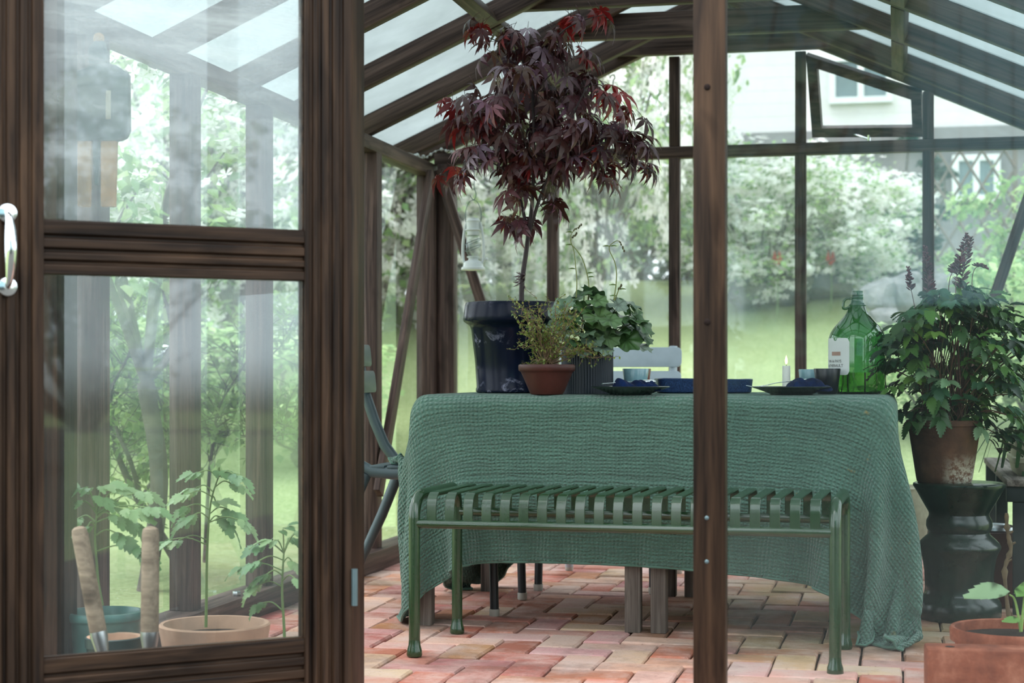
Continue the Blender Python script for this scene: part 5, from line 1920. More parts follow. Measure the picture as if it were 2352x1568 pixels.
DP2 = 4.12
lp2 = at(655, 1400, DP2)
lp2.z = 0.0
tomato('potted_tomato', 'young tomato seedling beside the grooved door stile, leaves touching the glass edge', lp2, small_pot, [(654, 1480), (652, 1430), (648, 1360), (650, 1300), (652, 1270)],
       [(630, 1240, -1, .1, .05), (600, 1250, -1, -.3, .045), (650, 1215, .4, .3, .045), (670, 1235, 1, -.2, .045), (685, 1220, 1, -.2, .05), (590, 1290, -1, -.4, .05), (610, 1320, -1, -.3, .05), (590, 1345, -1, -.5, .05), (680, 1330, 1, -.4, .05), (600, 1385, -1, -.6, .045), (672, 1290, 1, -.4, .05), (560, 1300, -1, -.2, .05)], DP2, 12)


def green_pot(t):
    mesh_obj('pot', MB().lathe([(0, 0), (0.066, 0), (0.07, 0.004), (0.085, 0.175), (0.088, 0.181), (0.092, 0.183), (0.094, 0.193), (0.091, 0.2), (0.083, 0.201), (0.079, 0.19), (0.076, 0.165), (0, 0.165)], 48), M['green_glaze'], t)
    mesh_obj('soil', MB().lathe([(0, 0.178), (0.079, 0.173), (0, 0.166)], 24), M['soil'], t)


DP3 = 4.06
lp3 = at(240, 1400, DP3)
lp3.z = 0.0
tomato('potted_tomato', 'bushy tomato seedling in a green glazed pot behind the pale wooden handles', lp3, green_pot, [(235, 1390), (226, 1340), (222, 1290), (218, 1230), (222, 1180)],
       [(200, 1120, -1, .1, .055), (235, 1115, 1, .2, .055), (270, 1120, 1, 0, .055), (180, 1150, -1, -.2, .055), (225, 1140, .5, -.2, .065), (320, 1130, 1, -.2, .055), (290, 1170, 1, -.1, .06), (340, 1165, 1, -.1, .055), (260, 1185, 1, -.5, .055), (300, 1195, 1, -.6, .06), (180, 1190, -1, -.3, .055), (270, 1225, 1, -.5, .055), (320, 1260, 1, -.5, .055), (200, 1210, -1, -.2, .05)], DP3, 13)

# empty dark pot in front
random.seed(21)
DP4 = 3.93
q = at(262, 1440, DP4)
q.z = 0
t = thing('flower_pot', 'dark green empty clay pot at the foot of the leaning handles', 'pot', q)
mesh_obj('pot_body', MB().lathe([(0, 0), (0.045, 0), (0.048, 0.004), (0.062, 0.135), (0.066, 0.137), (0.066, 0.158), (0.062, 0.16)], 40), M['dark_green_pot'], t)
mesh_obj('clay_inside', MB().lathe([(0.062, 0.16), (0.055, 0.158), (0.05, 0.12), (0, 0.12)], 40), M['terracotta_pale'], t)


def hand_tool(label, top_px, bot, D, r, kind):
    top = at(top_px[0], top_px[1], D)
    bot = at(bot[0], bot[1], D - 0.02)
    bot.z = 0.02
    t = thing('hand_spade' if kind else 'hand_fork', label, 'tool', bot)
    v = top - bot
    u = v.normalized()
    L_ = v.length
    pts = [u * (L_ * f) for f in (0.40, 0.42, 0.55, 0.75, 0.955, 0.985, 0.996, 1.0)]
    mesh_obj('handle', MB().tube(pts, [r * .8, r, r * 1.02, r * 1.0, r * .98, r * .85, r * .5, r * .05], 20), M['pale_wood'], t)
    mb_ = MB().tube([u * (L_ * f) for f in (0.16, 0.3, 0.41, 0.44)], [0.006, 0.012, r * 1.03, r * 1.03], 16)
    side = u.cross(Vector((0, 1, 0))).normalized()
    if kind:
        mb_.prism([(-0.035, 0.18 * L_), (-0.04, 0.04), (0, 0.0), (0.04, 0.04), (0.035, 0.18 * L_)], side, u, Vector((0, -0.002, 0)), Vector((0, 0.004, 0)))
    else:
        for k in (-1, 0, 1):
            mb_.tube([u * 0.17 * L_, u * 0.13 * L_ + side * 0.03 * k, side * 0.03 * k], 0.004, 8)
    mesh_obj('steel_head', mb_, M['steel'], t)


hand_tool('pale wooden tool handle standing upright beside the terracotta bowl', (346, 1208), (342, 1600), 3.74, 0.0195, True)
hand_tool('pale wooden tool handle leaning left inside the door glass', (180, 1208), (262, 1600), 3.74, 0.0185, False)

# hex nut on the sill
q = Vector((XL + 0.03, 4.93, 0.08))
n_ = MB()
for i in range(6):
    pass
n_.lathe([(0.007, 0), (0.0125, 0), (0.0135, 0.002), (0.0135, 0.012), (0.0125, 0.014), (0.007, 0.014)], 6, None, (0, 0, 0), True)
tag(mesh_obj('hex_nut', n_, M['steel'], None, 30, 0, True, q), 'dark hex nut lying on the left wall sill', 'nut')

# tool hanging on the near left post
def hanging_tool():
    D = 4.12
    p = at(235, 150, D)
    t = thing('hanging_shears', 'dark teal garden tool with ochre sleeves hanging on the near left post', 'tool', p, YAW)
    k = D / F_PX

    def o2(lst):
        return [((x - 235) * k, -(y - 150) * k) for x, y in lst]
    body = o2([(150, 205), (165, 170), (215, 150), (240, 145), (270, 152), (298, 170), (300, 300), (292, 318), (270, 325), (175, 325), (150, 300)])
    m1 = MB().prism(body, (1, 0, 0), (0, 0, 1), (0, -0.015, 0), (0, 0.03, 0))
    b = mesh_obj('tool_body', m1, M['teal_plastic'], t, 30, 0.006)
    # slot: left solid, its see-through brightness painted as a pale bar
    neck = MB().prism(o2([(205, 150), (205, 112), (220, 95), (240, 95), (247, 120), (247, 150)]), (1, 0, 0), (0, 0, 1), (0, -0.012, 0), (0, 0.024, 0))
    mesh_obj('neck', neck, M['teal_plastic'], t, 30, 0.004)
    mesh_obj('hang_knob', MB().sphere((-8 * k, 0, 62 * k), 13 * k, 12, 8), M['ochre'], t)
    for x0, x1 in ((180, 212), (233, 270)):
        s = MB().prism(o2([(x0, 318), (x1, 318), (x1 - 4, 475), (x0, 475)]), (1, 0, 0), (0, 0, 1), (0, -0.010, 0), (0, 0.02, 0))
        mesh_obj('blade_sleeve', s, M['ochre'], t, 30, 0.003)
    mesh_obj('blade', MB().prism(o2([(213, 318), (232, 318), (226, 425), (218, 425)]), (1, 0, 0), (0, 0, 1), (0, -0.006, 0), (0, 0.012, 0)), M['teal_plastic'], t, 30, 0.002)
    sl_ = MB().prism(o2([(246, 210), (258, 210), (258, 276), (246, 276)]), (1, 0, 0), (0, 0, 1), (0, -0.0165, 0), (0, 0.033, 0))
    mesh_obj('bright_slot_bar', sl_, M['planter'], t, 30, 0.001)


hanging_tool()

# ------------------------------------------------------------------ right side: staging bench and its things
random.seed(31)
sb = thing('slatted_staging', 'grey slatted plant staging on a dark base along the right wall', 'table', (0, 0, 0))
sx0, sx1, sy0, sy1, sz = 0.335, 0.585, 5.60, 7.05, 0.43
for k in range(3):
    xx = sx0 + 0.042 + k * 0.0825
    beam('top_board', (xx, sy0, sz - 0.011), (xx, sy1, sz - 0.011), 0.074, 0.022, tw, sb)
beam('end_rail', (sx0 + 0.005, sy0 + 0.03, sz - 0.047), (sx1, sy0 + 0.03, sz - 0.047), 0.03, 0.05, M['dark_panel'], sb)
mesh_obj('end_panel', MB().box((sx0 + 0.025, sy0 + 0.02, 0.0), (sx1, sy0 + 0.04, sz - 0.073)), M['dark_panel'], sb, 30, 0.002)
for yy in (6.3, 7.0):
    beam('leg', (sx0 + 0.03, yy, 0), (sx0 + 0.03, yy, sz - 0.023), 0.04, 0.04, M['dark_panel'], sb, (0, 1, 0))
    beam('leg', (sx1 - 0.02, yy, 0), (sx1 - 0.02, yy, sz - 0.023), 0.04, 0.04, M['dark_panel'], sb, (0, 1, 0))
# beige planter with strap leaves
pb = Vector((0.475, 5.95, sz))
t = thing('planter_box', 'beige textured planter with strap leaves on the grey staging', 'plant', pb)
m = MB()
rings = [(0.085, 0.16, 0.0), (0.09, 0.165, 0.006), (0.098, 0.18, 0.04), (0.105, 0.19, 0.045), (0.105, 0.19, 0.06), (0.098, 0.18, 0.064), (0.1, 0.185, 0.12), (0.096, 0.18, 0.122), (0.09, 0.17, 0.1)]
vs, fs = [], []
for w_, d_, z_ in rings:
    vs += [(a, b, z_) for a, b in rrect(w_, d_, 0.03)]
for r_ in range(len(rings) - 1):
    for k in range(nn):
        j = (k + 1) % nn
        fs.append((r_ * nn + k, r_ * nn + j, (r_ + 1) * nn + j, (r_ + 1) * nn + k))
fs.append(tuple(range(nn - 1, -1, -1)))
fs.append(tuple(range((len(rings) - 1) * nn, len(rings) * nn)))
m.add(vs, fs)
mesh_obj('pot', m, M['planter'], t, 40)
sl = MB()
for k in range(16):
    a = random.uniform(0, 2 * PI)
    s = Vector((random.uniform(-.05, .05), random.uniform(-.12, .12), 0.1))
    a = random.uniform(PI * .75, PI * 1.75) if k < 11 else a
    d = Vector((math.cos(a), math.sin(a), 0))
    ln = random.uniform(0.14, 0.26)
    c = curve_pts([s, s + d * ln * .35 + Vector((0, 0, .09)), s + d * ln * .75 + Vector((0, 0, .05)), s + d * ln + Vector((0, 0, random.uniform(-.16, -.02)))], 5)
    n = len(c)
    vs, fs = [], []
    sd = d.cross(Vector((0, 0, 1)))
    for i, q in enumerate(c):
        w = 0.009 * math.sin(PI * (0.12 + 0.88 * (1 - i / (n - 1)))) ** 0.6 + 0.0005
        vs += [q - sd * w, q + Vector((0, 0, -0.002)), q + sd * w]
    for i in range(n - 1):
        fs += [(i * 3, i * 3 + 1, i * 3 + 4, i * 3 + 3), (i * 3 + 1, i * 3 + 2, i * 3 + 5, i * 3 + 4)]
    sl.add(vs, fs, jit(random.choice([srgb(64, 98, 56), srgb(46, 78, 50), srgb(84, 116, 66)])))
mesh_obj('foliage', sl, M['leaf'], t, 180, 0, False)
# clay pot with a lid under the staging edge
q = at(2290, 1300, 5.72)
q.z = 0
q = Vector((0.31, 5.83, 0))
t = thing('clay_crock', 'brown clay crock with a grey tin lid behind the green stool', 'pot', q)
mesh_obj('crock_body', MB().lathe([(0, 0), (0.07, 0), (0.074, 0.006), (0.09, 0.22), (0.094, 0.225), (0.094, 0.245), (0.088, 0.247), (0, 0.247)], 40), M['terracotta_dark'], t)
mesh_obj('lid', MB().lathe([(0, 0.247), (0.07, 0.247), (0.074, 0.252), (0.072, 0.262), (0.055, 0.268), (0.05, 0.264), (0, 0.266)], 40), M['steel'], t)
# beige jar seen under the table at the right
q = Vector((-0.02, 6.45, 0))
tag(mesh_obj('stone_urn', MB().lathe([(0, 0), (0.075, 0), (0.08, 0.01), (0.105, 0.06), (0.125, 0.14), (0.135, 0.22), (0.134, 0.29), (0.12, 0.33), (0.125, 0.345), (0.115, 0.35), (0.1, 0.33), (0, 0.3)], 48), M['planter'], None, 40, 0, True, q), 'beige rounded stone urn on the floor behind the table', 'urn')

# foreground block, pot with young plant, dry stick
bq = at(2120, 1490, 3.93)
zt = bq.z - 0.0
blk = MB().box((0, 0, 0), (0.30, 0.10, zt))
hol = MB()
o = thing('clay_block', 'orange terracotta building block in the lower right corner', 'block', (bq.x + 0.01, bq.y, 0), math.radians(4))
mesh_obj('block_body', blk, M['block'], o, 30, 0.006)
mesh_obj('core_hole_shade', MB().lathe([(0, 0.0), (0.011, 0.0), (0.011, 0.0008), (0, 0.0008)], 20, None, (0.055, 0.045, zt - 0.0002)), M['soil'], o, 30)  # flat dark disc painted in place of the shaded hole
pq = at(2330, 1440, 4.14)
pz = pq.z
t = thing('potted_seedling', 'young broad leaved seedling in an orange terracotta pot behind the clay block', 'plant', (pq.x, pq.y, 0))
mesh_obj('pot', MB().lathe([(0, 0), (0.11, 0), (0.115, 0.004), (0.142, pz - 0.035), (0.152, pz - 0.033), (0.154, pz - 0.006), (0.150, pz), (0.142, pz - 0.002), (0.138, pz - 0.03), (0, pz - 0.03)], 60), M['block'], t)
mesh_obj('soil', MB().lathe([(0, pz - 0.02), (0.137, pz - 0.024), (0, pz - 0.029)], 24), M['soil'], t)
lv, stl = Leaves(), MB()


def Ls(px, py, dd=0.0):
    return at(px, py, 4.14 + dd) - Vector((pq.x, pq.y, 0))


for pts in ([(2345, 1450), (2338, 1410), (2330, 1375), (2318, 1365)], [(2345, 1450), (2350, 1400), (2352, 1370)]):
    c = curve_pts([Ls(*q) for q in pts], 4)
    stl.tube(c, [0.004 - 0.002 * i / len(c) for i in range(len(c))], 7, srgb(150, 178, 96)[:3])
sr = tpl_serrate(7, 0.40, 0.10, 0.25, 0.12)
lv.put(sr, Ls(2318, 1358), (-1, -0.25, 0.05), (0.1, -0.45, 1), 0.108, srgb(150, 178, 134)[:3])
lv.put(sr, Ls(2330, 1362, .03), (0.7, -0.2, 0.35), (-0.2, -0.5, 1), 0.09, srgb(130, 172, 84)[:3])
lv.put(sr, Ls(2335, 1370, -.02), (0.6, 0.5, 0.2), (-0.2, -0.5, 1), 0.10, srgb(112, 156, 72)[:3])
lv.put(sr, Ls(2345, 1425, -.02), (-1, -0.3, 0.15), (0.1, -0.45, 1), 0.045, srgb(126, 168, 90)[:3])
lv.build('foliage', M['leaf'], t)
mesh_obj('stem', stl, M['stem'], t, 60, 0, False)
# knotty dry vine stick
D = 4.75
b0 = at(2308, 1300, D)
b0.z = 0.0
stp = [(2330, 1600), (2308, 1330), (2312, 1290), (2322, 1262), (2318, 1240), (2313, 1210), (2312, 1178)]
c = curve_pts([at(x, y, D) - b0 if i else Vector((0.02, 0, 0.0)) for i, (x, y) in enumerate(stp)], 4)
m = MB().tube(c, [0.0045 + 0.003 * (i % 5 == 0) + 0.001 * (i % 3) for i in range(len(c))], 8)
for i in (8, 14, 18):
    m.tube([c[i], c[i] + Vector((random.choice((-1, 1)) * 0.014, 0, 0.008))], [0.0045, 0.003], 6)
tag(mesh_obj('vine_stick', m, paint('dry_vine_bark', srgb(92, 76, 52), 0.8, 0, 0.3, 40), None, 60, 0, True, b0), 'knotty dry vine stick standing in front of the green stool', 'stick')

# ------------------------------------------------------------------ garden outside
random.seed(41)


def ground_z(x, y):
    h = max(0.0, y - 8.0) * 0.235
    if y > 15:
        h = 1.645 + (y - 15) * 0.03
    k = min(1, max(0.12, (x + 11) / 7.0))
    return h * k - 0.05


m = MB()
gx = np.linspace(-26, 26, 70)
gy = np.linspace(-14, 44, 88)
for i in gx:
    for j in gy:
        m.v.append((i, j, ground_z(i, j) + 0.03 * math.sin(i * 1.3) * math.cos(j * 0.9) * (1 if j > 8 else 0)))
ny_ = len(gy)
for i in range(len(gx) - 1):
    for j in range(ny_ - 1):
        m.f.append((i * ny_ + j, (i + 1) * ny_ + j, (i + 1) * ny_ + j + 1, i * ny_ + j + 1))
lawn = mesh_obj('ground', m, M['lawn'], None, 180, 0, False)
tag(lawn, 'bright spring lawn rising behind the greenhouse', 'lawn', None, 'structure')
# the lawn is cut away under the paving
bmx = bmesh.new()
bmx.from_mesh(lawn.data)
for v in bmx.verts:
    if XL - 0.8 < v.co.x < XR + 0.8 and 2.2 < v.co.y < YB + 0.7:
        v.co.z = -0.09
bmx.to_mesh(lawn.data)
bmx.free()

OV = tpl_oval(0.36, 0.2)
BL = tpl_blossom()


def crown_leaves(n, clumps, rad, size, cols, tpl=OV, flat=0.6, seed=0):
    r_ = random.Random(seed)
    lv = Leaves()
    for _ in range(n):
        cx, cy, cz, cr = r_.choice(clumps)
        d = Vector((r_.gauss(0, 1), r_.gauss(0, 1), r_.gauss(0, 1) * flat))
        d = d.normalized() * cr * (r_.random() ** 0.45)
        c = r_.choice(cols)
        k = r_.uniform(0.82, 1.18)
        lv.put(tpl, Vector((cx, cy, cz)) + d, (r_.uniform(-1, 1), r_.uniform(-1, 1), r_.uniform(-.8, .4)), (r_.uniform(-.7, .7), r_.uniform(-.7, .7), 1), size * r_.uniform(0.7, 1.3), tuple(min(1, q * k) for q in c[:3]))
    return lv


def make_tree(name, label, loc, seed, h, rx, rz, leaf_n, leaf_s, leaf_cols, bl_n=0, bl_s=0.04, z0=0.55, trunk_r=0.09, n_cl=36, group=None, cat='tree', flat=0.7):
    r_ = random.Random(seed)
    t = thing(name, label, cat, loc, 0, group)
    clumps = []
    br = MB()
    ctr = Vector((0, 0, h * (z0 + (1 - z0) / 2)))
    tt = Vector((r_.uniform(-.2, .2), r_.uniform(-.2, .2), h * z0 * 0.75))
    br.tube(curve_pts([(0, 0, -0.1), tt * 0.5 + Vector((r_.uniform(-.1, .1), 0, 0)), tt], 4), [trunk_r * 1.2] + [trunk_r] * 8, 9)
    for k in range(n_cl):
        d = Vector((r_.gauss(0, 1), r_.gauss(0, 1), r_.gauss(0, 1)))
        d = d.normalized() * (r_.random() ** 0.4)
        c = ctr + Vector((d.x * rx, d.y * rx, d.z * rz))
        cr = r_.uniform(0.22, 0.42) * rx * 0.8
        clumps.append((c.x, c.y, c.z, cr))
        if k % 2 == 0:
            md = tt.lerp(c, 0.5) + Vector((r_.uniform(-.2, .2), r_.uniform(-.2, .2), r_.uniform(-.1, .25)))
            cc = curve_pts([tt, md, c], 4)
            br.tube(cc, [trunk_r * 0.55 - trunk_r * 0.48 * i / (len(cc) - 1) for i in range(len(cc))], 6)
    mesh_obj('trunk', br, M['bark'], t, 60, 0, False)
    crown_leaves(leaf_n, clumps, rx, leaf_s, leaf_cols, OV, flat, seed + 1).build('foliage', M['leaf_far'], t)
    if bl_n:
        white = [srgb(250, 248, 248), srgb(244, 244, 242), srgb(252, 246, 247)]
        lv = Leaves()
        k = 0
        while k < bl_n:
            cx, cy, cz, cr = r_.choice(clumps)
            d = Vector((r_.gauss(0, 1), r_.gauss(0, 1), r_.gauss(0, 1) * .8)).normalized() * cr * r_.uniform(0.6, 1.05)
            q = Vector((cx, cy, cz)) + d
            for _ in range(5):
                lv.put(BL, q + Vector((r_.gauss(0, 1), r_.gauss(0, 1), r_.gauss(0, .6))) * bl_s * 1.3, (1, r_.uniform(-1, 1), r_.uniform(-.3, .3)), Vector((d.x, d.y, d.z)) * 2 + Vector((r_.uniform(-.3, .3), r_.uniform(-.6, 0), .4)), bl_s * r_.uniform(.7, 1.2), r_.choice(white)[:3])
                k += 1
        lv.build('blossom', M['petal'], t)
    return t


GL = [srgb(146, 176, 118), srgb(168, 194, 136), srgb(124, 156, 108), srgb(184, 203, 150)]
GD = [srgb(140, 162, 138), srgb(126, 150, 130), srgb(154, 174, 146), srgb(144, 166, 148)]


def place(o, px, d, s=(1, 1, 1), rz=0.0, dz=0.0, label=None):
    p = at(px, HORIZON, d)
    o.location = (p.x, p.y, ground_z(p.x, p.y) + dz)
    o.scale = s
    o.rotation_euler = (0, 0, rz)
    if label:
        o['label'] = label
    return o


apple = make_tree('apple_tree', 'white blossoming apple tree beyond the back wall, behind the maple leaves', (0, 0, 0), 51, 3.4, 1.75, 1.55, 5800, 0.085, GL, 4300, 0.066, 0.12, 0.045, 60, 'blossoming apple trees on the lawn')
place(apple, 1130, 14.0, (1, 1, 0.95))
spots = [(1385, 13.2, (.52, .6, 1.06), 1.3, 'white blossoming apple tree behind the back wall, between maple and wooden post'), (1740, 13.6, (0.55, 0.55, 0.36), 2.4, 'low white blossoming apple tree above the pale stones, right of the wooden post'), (1935, 13.9, (0.42, 0.42, 0.30), 3.7, 'white blossoming apple tree above the green bottle, left of the conifer'),
         (880, 13.4, (1.0, 1.0, 0.95), 4.4, 'white blossoming apple tree seen past the hanging lantern'), (560, 12.5, (1.05, 1.05, 1.0), 5.3, 'white blossoming apple tree seen through the upper door glass')]
for px, d, s, rz, lab_ in spots:
    place(copy_tree(apple), px, d, s, rz, 0.04 if s[2] < 0.5 else 0, lab_)
near = make_tree('apple_tree', 'near apple tree with white blossom just outside the left wall', (0, 0, 0), 61, 2.6, 0.75, 0.75, 900, 0.07, GL, 420, 0.04, 0.4, 0.035, 16)
place(near, 330, 6.6, (1, 1, 1))

# leafy shrub outside the left wall
random.seed(71)


def left_shrub():
    b0 = at(460, HORIZON, 7.1)
    b0.z = -0.05
    t = thing('spindly_shrub', 'spindly branching shrub with pale new leaves outside the left wall', 'shrub', b0)
    br, lv = MB(), Leaves()
    sr = tpl_oval(0.26, 0.25)
    D = 7.1

    def L(px, py, dd=0.0):
        return at(px, py, D + dd) - b0
    trunks = [([(420, 1310), (370, 1230), (320, 1150), (285, 1080), (262, 1020), (250, 940), (262, 860)], 0.022), ([(330, 1170), (300, 1060), (270, 990), (255, 900), (300, 800), (290, 720)], 0.012), ([(300, 1100), (350, 1060), (400, 1040), (470, 1000), (560, 940), (640, 900)], 0.009), ([(470, 1290), (480, 1100), (492, 1000), (505, 930), (560, 840), (600, 760)], 0.009),
              ([(320, 1150), (360, 1080), (380, 980), (360, 900), (345, 820), (380, 700)], 0.009), ([(505, 960), (440, 900), (370, 870), (330, 800)], 0.007), ([(560, 900), (620, 960), (680, 985)], 0.006), ([(480, 1000), (560, 1000), (650, 1010)], 0.005), ([(345, 830), (420, 780), (470, 690)], 0.006), ([(255, 940), (230, 860), (250, 760), (270, 680)], 0.007), ([(560, 850), (640, 800), (680, 720)], 0.006)]
    for pts, r0 in trunks:
        dd = random.uniform(-.25, .25)
        c = curve_pts([L(x, y, dd * (i > 0)) for i, (x, y) in enumerate(pts)], 5)
        n = len(c)
        br.tube(c, [r0 * (1 - 0.8 * i / n) for i in range(n)], 6)
        for i in range(n // 4, n):
            for _ in range(3):
                d = (rv() + Vector((0, 0, 0.5))).normalized()
                e = c[i] + d * random.uniform(0.06, 0.22)
                br.tube([c[i], c[i].lerp(e, .5) + rv(.012), e], 0.0018, 4)
                for k in range(6):
                    q = c[i].lerp(e, random.uniform(.5, 1.05))
                    lv.put(sr, q, (d + rv(.9)), Vector((0, -.3, 1)) + rv(.6), random.uniform(.035, .065), jit(random.choice([srgb(132, 160, 92), srgb(150, 176, 108), srgb(110, 140, 78)])))
    mesh_obj('branches', br, M['bark'], t, 60, 0, False)
    lv.build('foliage', M['leaf_far'], t)


left_shrub()

# tall trees at the back of the garden, a conifer, hedges
big = make_tree('garden_tree', 'tall pale green tree far behind, seen through the lower door glass', (0, 0, 0), 81, 8.0, 3.4, 3.6, 4200, 0.22, GD, 0, 0, 0.12, 0.16, 46)
place(big, 420, 22)
for px, d, s, rz, lab_ in [(1080, 27, (1.1, 1.1, 1.15), 1.0, 'tall green tree far behind the hanging lantern'), (1320, 26, (.55, .55, 1.0), 2.0, 'tall green tree far behind, left of the wooden post'), (760, 24, (1.1, 1.1, 1.1), 3.0, 'tall green tree far behind the dark hinge post'), (90, 17, (.9, .9, .9), 4.0, 'tall green tree far behind the door handle')]:
    place(copy_tree(big), px, d, s, rz, 0, lab_)
for px, d, s, rz, lab_ in [(880, 17.5, (.62, .4, .33), 1.1, 'broad hedge bush behind the hanging lantern'), (1180, 18, (.62, .4, .33), 2.2, 'broad hedge bush behind the big dark blue pot'), (1440, 18, (.5, .4, .33), 3.9, 'broad hedge bush left of the wooden post'), (1590, 19.3, (.5, .4, .3), .7, 'broad hedge bush behind the wooden post'), (1310, 19, (.55, .4, .32), 2.9, 'broad hedge bush behind the silvery green plant'), (560, 17, (.65, .4, .36), 4.4, 'broad hedge bush seen through the door glass'), (250, 16, (.65, .4, .36), 5.4, 'broad hedge bush seen past the spindly shrub')]:
    place(copy_tree(big), px, d, s, rz, -0.75, lab_)
con = make_tree('conifer', 'dark green conifer in front of the house, right of the green bottle', (0, 0, 0), 91, 2.3, 0.42, 1.05, 2600, 0.09, [srgb(58, 84, 70), srgb(48, 72, 64), srgb(72, 98, 82)], 0, 0, 0.05, 0.05, 34)
place(con, 2085, 15.0, (1, 1, .66), 0, -0.1)
bush = make_tree('garden_bush', 'pale green bush at the right edge beside the lattice', (0, 0, 0), 95, 1.5, 0.8, 0.65, 2000, 0.075, GL, 0, 0, 0.1, 0.03, 26, None, 'shrub')
place(bush, 2390, 11.5, (.8, .8, .9))
for px, d, s, rz, lab_ in [(2260, 13.0, (.6, .6, .36), 1.0, 'green bush below the brown lattice'), (2150, 9.6, (.7, .7, .5), 2.0, 'low green bush behind the potted plant and big rocks'), (2400, 9.5, (.8, .8, .8), 3.0, 'yellow green bush outside the right corner brace'), (1640, 15.2, (1.0, 1.0, .6), 4.0, 'low green bush behind the wooden post'),
                            (700, 9.8, (.9, .9, .55), 4.6, 'low green bush behind the door stile'), (300, 10.4, (1.1, 1.1, .6), .6, 'low green bush behind the spindly shrub'),
                            (1850, 16.5, (1.6, 1.0, .62), 5.2, 'low hedge bush behind the gable post')]:
    place(copy_tree(bush), px, d, s, rz, 0, lab_)

# rocks
random.seed(101)


def rock(px, py, d, w, h, lab_):
    p = at(px, py, d)
    bm2 = bmesh.new()
    bmesh.ops.create_icosphere(bm2, subdivisions=3, radius=1.0)
    ph = [random.uniform(0, 6) for _ in range(6)]
    for v in bm2.verts:
        c = v.co
        n = 0.10 * math.sin(6 * c.x + ph[4]) * math.cos(5 * c.z + ph[5]) + 0.16 * math.sin(3 * c.x + ph[0]) * math.sin(2.5 * c.y + ph[1]) + 0.13 * math.sin(4.3 * c.z + ph[2] + c.x * 2) + 0.06 * math.sin(9 * c.y + ph[3])
        q = c * (1 + n)
        q = Vector((math.copysign(abs(q.x) ** 0.8, q.x), math.copysign(abs(q.y) ** .8, q.y), math.copysign(abs(q.z) ** .75, q.z)))
        v.co = Vector((q.x * w / 2.5, q.y * w / 2.8, q.z * h / 2.5))
    me = bpy.data.meshes.new('rock')
    bm2.to_mesh(me)
    bm2.free()
    me.materials.append(M['rock'])
    o = bpy.data.objects.new('garden_rock', me)
    COL.objects.link(o)
    o.location = p
    o.rotation_euler = (0, 0, random.uniform(-.5, .5))
    tag(o, lab_, 'rock', 'rocks edging the lawn')


for args in [(1725, 672, 13.6, .46, .26, 'small grey rock nearest the wooden post'), (1805, 664, 13.8, .56, .32, 'pale round rock left of the gable post'), (1890, 656, 14, .66, .30, 'broad pale rock just right of the gable post'), (1965, 625, 14.6, .5, .4, 'pale rock high up above the green bottle'),
             (2020, 682, 11.8, .30, .32, 'grey rock right above the bottle shoulder'), (2085, 676, 11.9, .36, .40, 'large grey rock behind the left purple flower spike'), (2035, 738, 11.4, .30, .24, 'lower grey rock beside the bottle shoulder'), (2165, 672, 12.1, .34, .36, 'grey rock behind the tallest purple flower spikes'), (2108, 748, 11.3, .32, .26, 'low grey rock behind the potted plant leaves')]:
    rock(*args)

# red tulips in the far bed
tl = thing('red_tulip', 'tall red tulip in the far bed', 'flower', (0, 0, 0))
mesh_obj('stem', MB().tube([(0, 0, 0), (0.01, 0, 0.2), (0.0, 0, 0.38)], 0.006, 6, srgb(110, 140, 84)[:3]), M['stem'], tl, 60)
fl = MB()
for k in range(6):
    a = k * PI / 3
    ca, sa = math.cos(a), math.sin(a)
    fl.add([(0, 0, 0.37), (0.05 * ca - .03 * sa, 0.05 * sa + .03 * ca, 0.42), (0.045 * ca, 0.045 * sa, 0.50), (0.05 * ca + .03 * sa, 0.05 * sa - .03 * ca, 0.42)], [(0, 1, 2, 3)], srgb(214, 74, 58)[:3])
mesh_obj('petals', fl, M['petal'], tl, 180, 0, False)
for i, (px, py, d, lab_) in enumerate([(1785, 590, 13.2, 'red tulip left of the gable post, nearest of the red flowers'), (1808, 575, 14.0, 'red tulip touching the gable post'), (1908, 588, 13.4, 'red tulip right of the gable post'), (1925, 560, 14.2, 'far red tulip above the demijohn')]):
    o = tl if i == 0 else copy_tree(tl)
    p = at(px, py, d)
    o.location = (p.x, p.y, p.z - 0.45)
    o['label'] = lab_
    o['group'] = 'red tulips in the far bed'
    o.scale = (.75, .75, 1.0)

# lattice
q = at(2230, 470, 12.6)
t = thing('garden_trellis', 'brown diamond lattice trellis in front of the house window', 'trellis', (q.x, q.y, q.z), 0.1)
m = MB()
w2, h2 = 0.32, 0.42
for s in (-1, 1):
    for k in range(-5, 6):
        c0 = k * 0.16
        pts = []
        for tt in np.linspace(-1.4, 1.4, 57):
            x, z = c0 + tt * 0.6 * 0.6, s * tt * 0.6
            if abs(x) <= w2 and abs(z) <= h2:
                pts.append((x, 0.012 * s, z))
        if len(pts) > 1:
            m.tube([pts[0], pts[-1]], 0.011, 6)
mesh_obj('lattice', m, M['lattice'], t, 60)
fm = MB()
for x in (-w2, w2):
    fm.box((x - .015, -.015, -2.0), (x + .015, .015, h2 + .02))
mesh_obj('frame', fm, M['lattice'], t, 30)

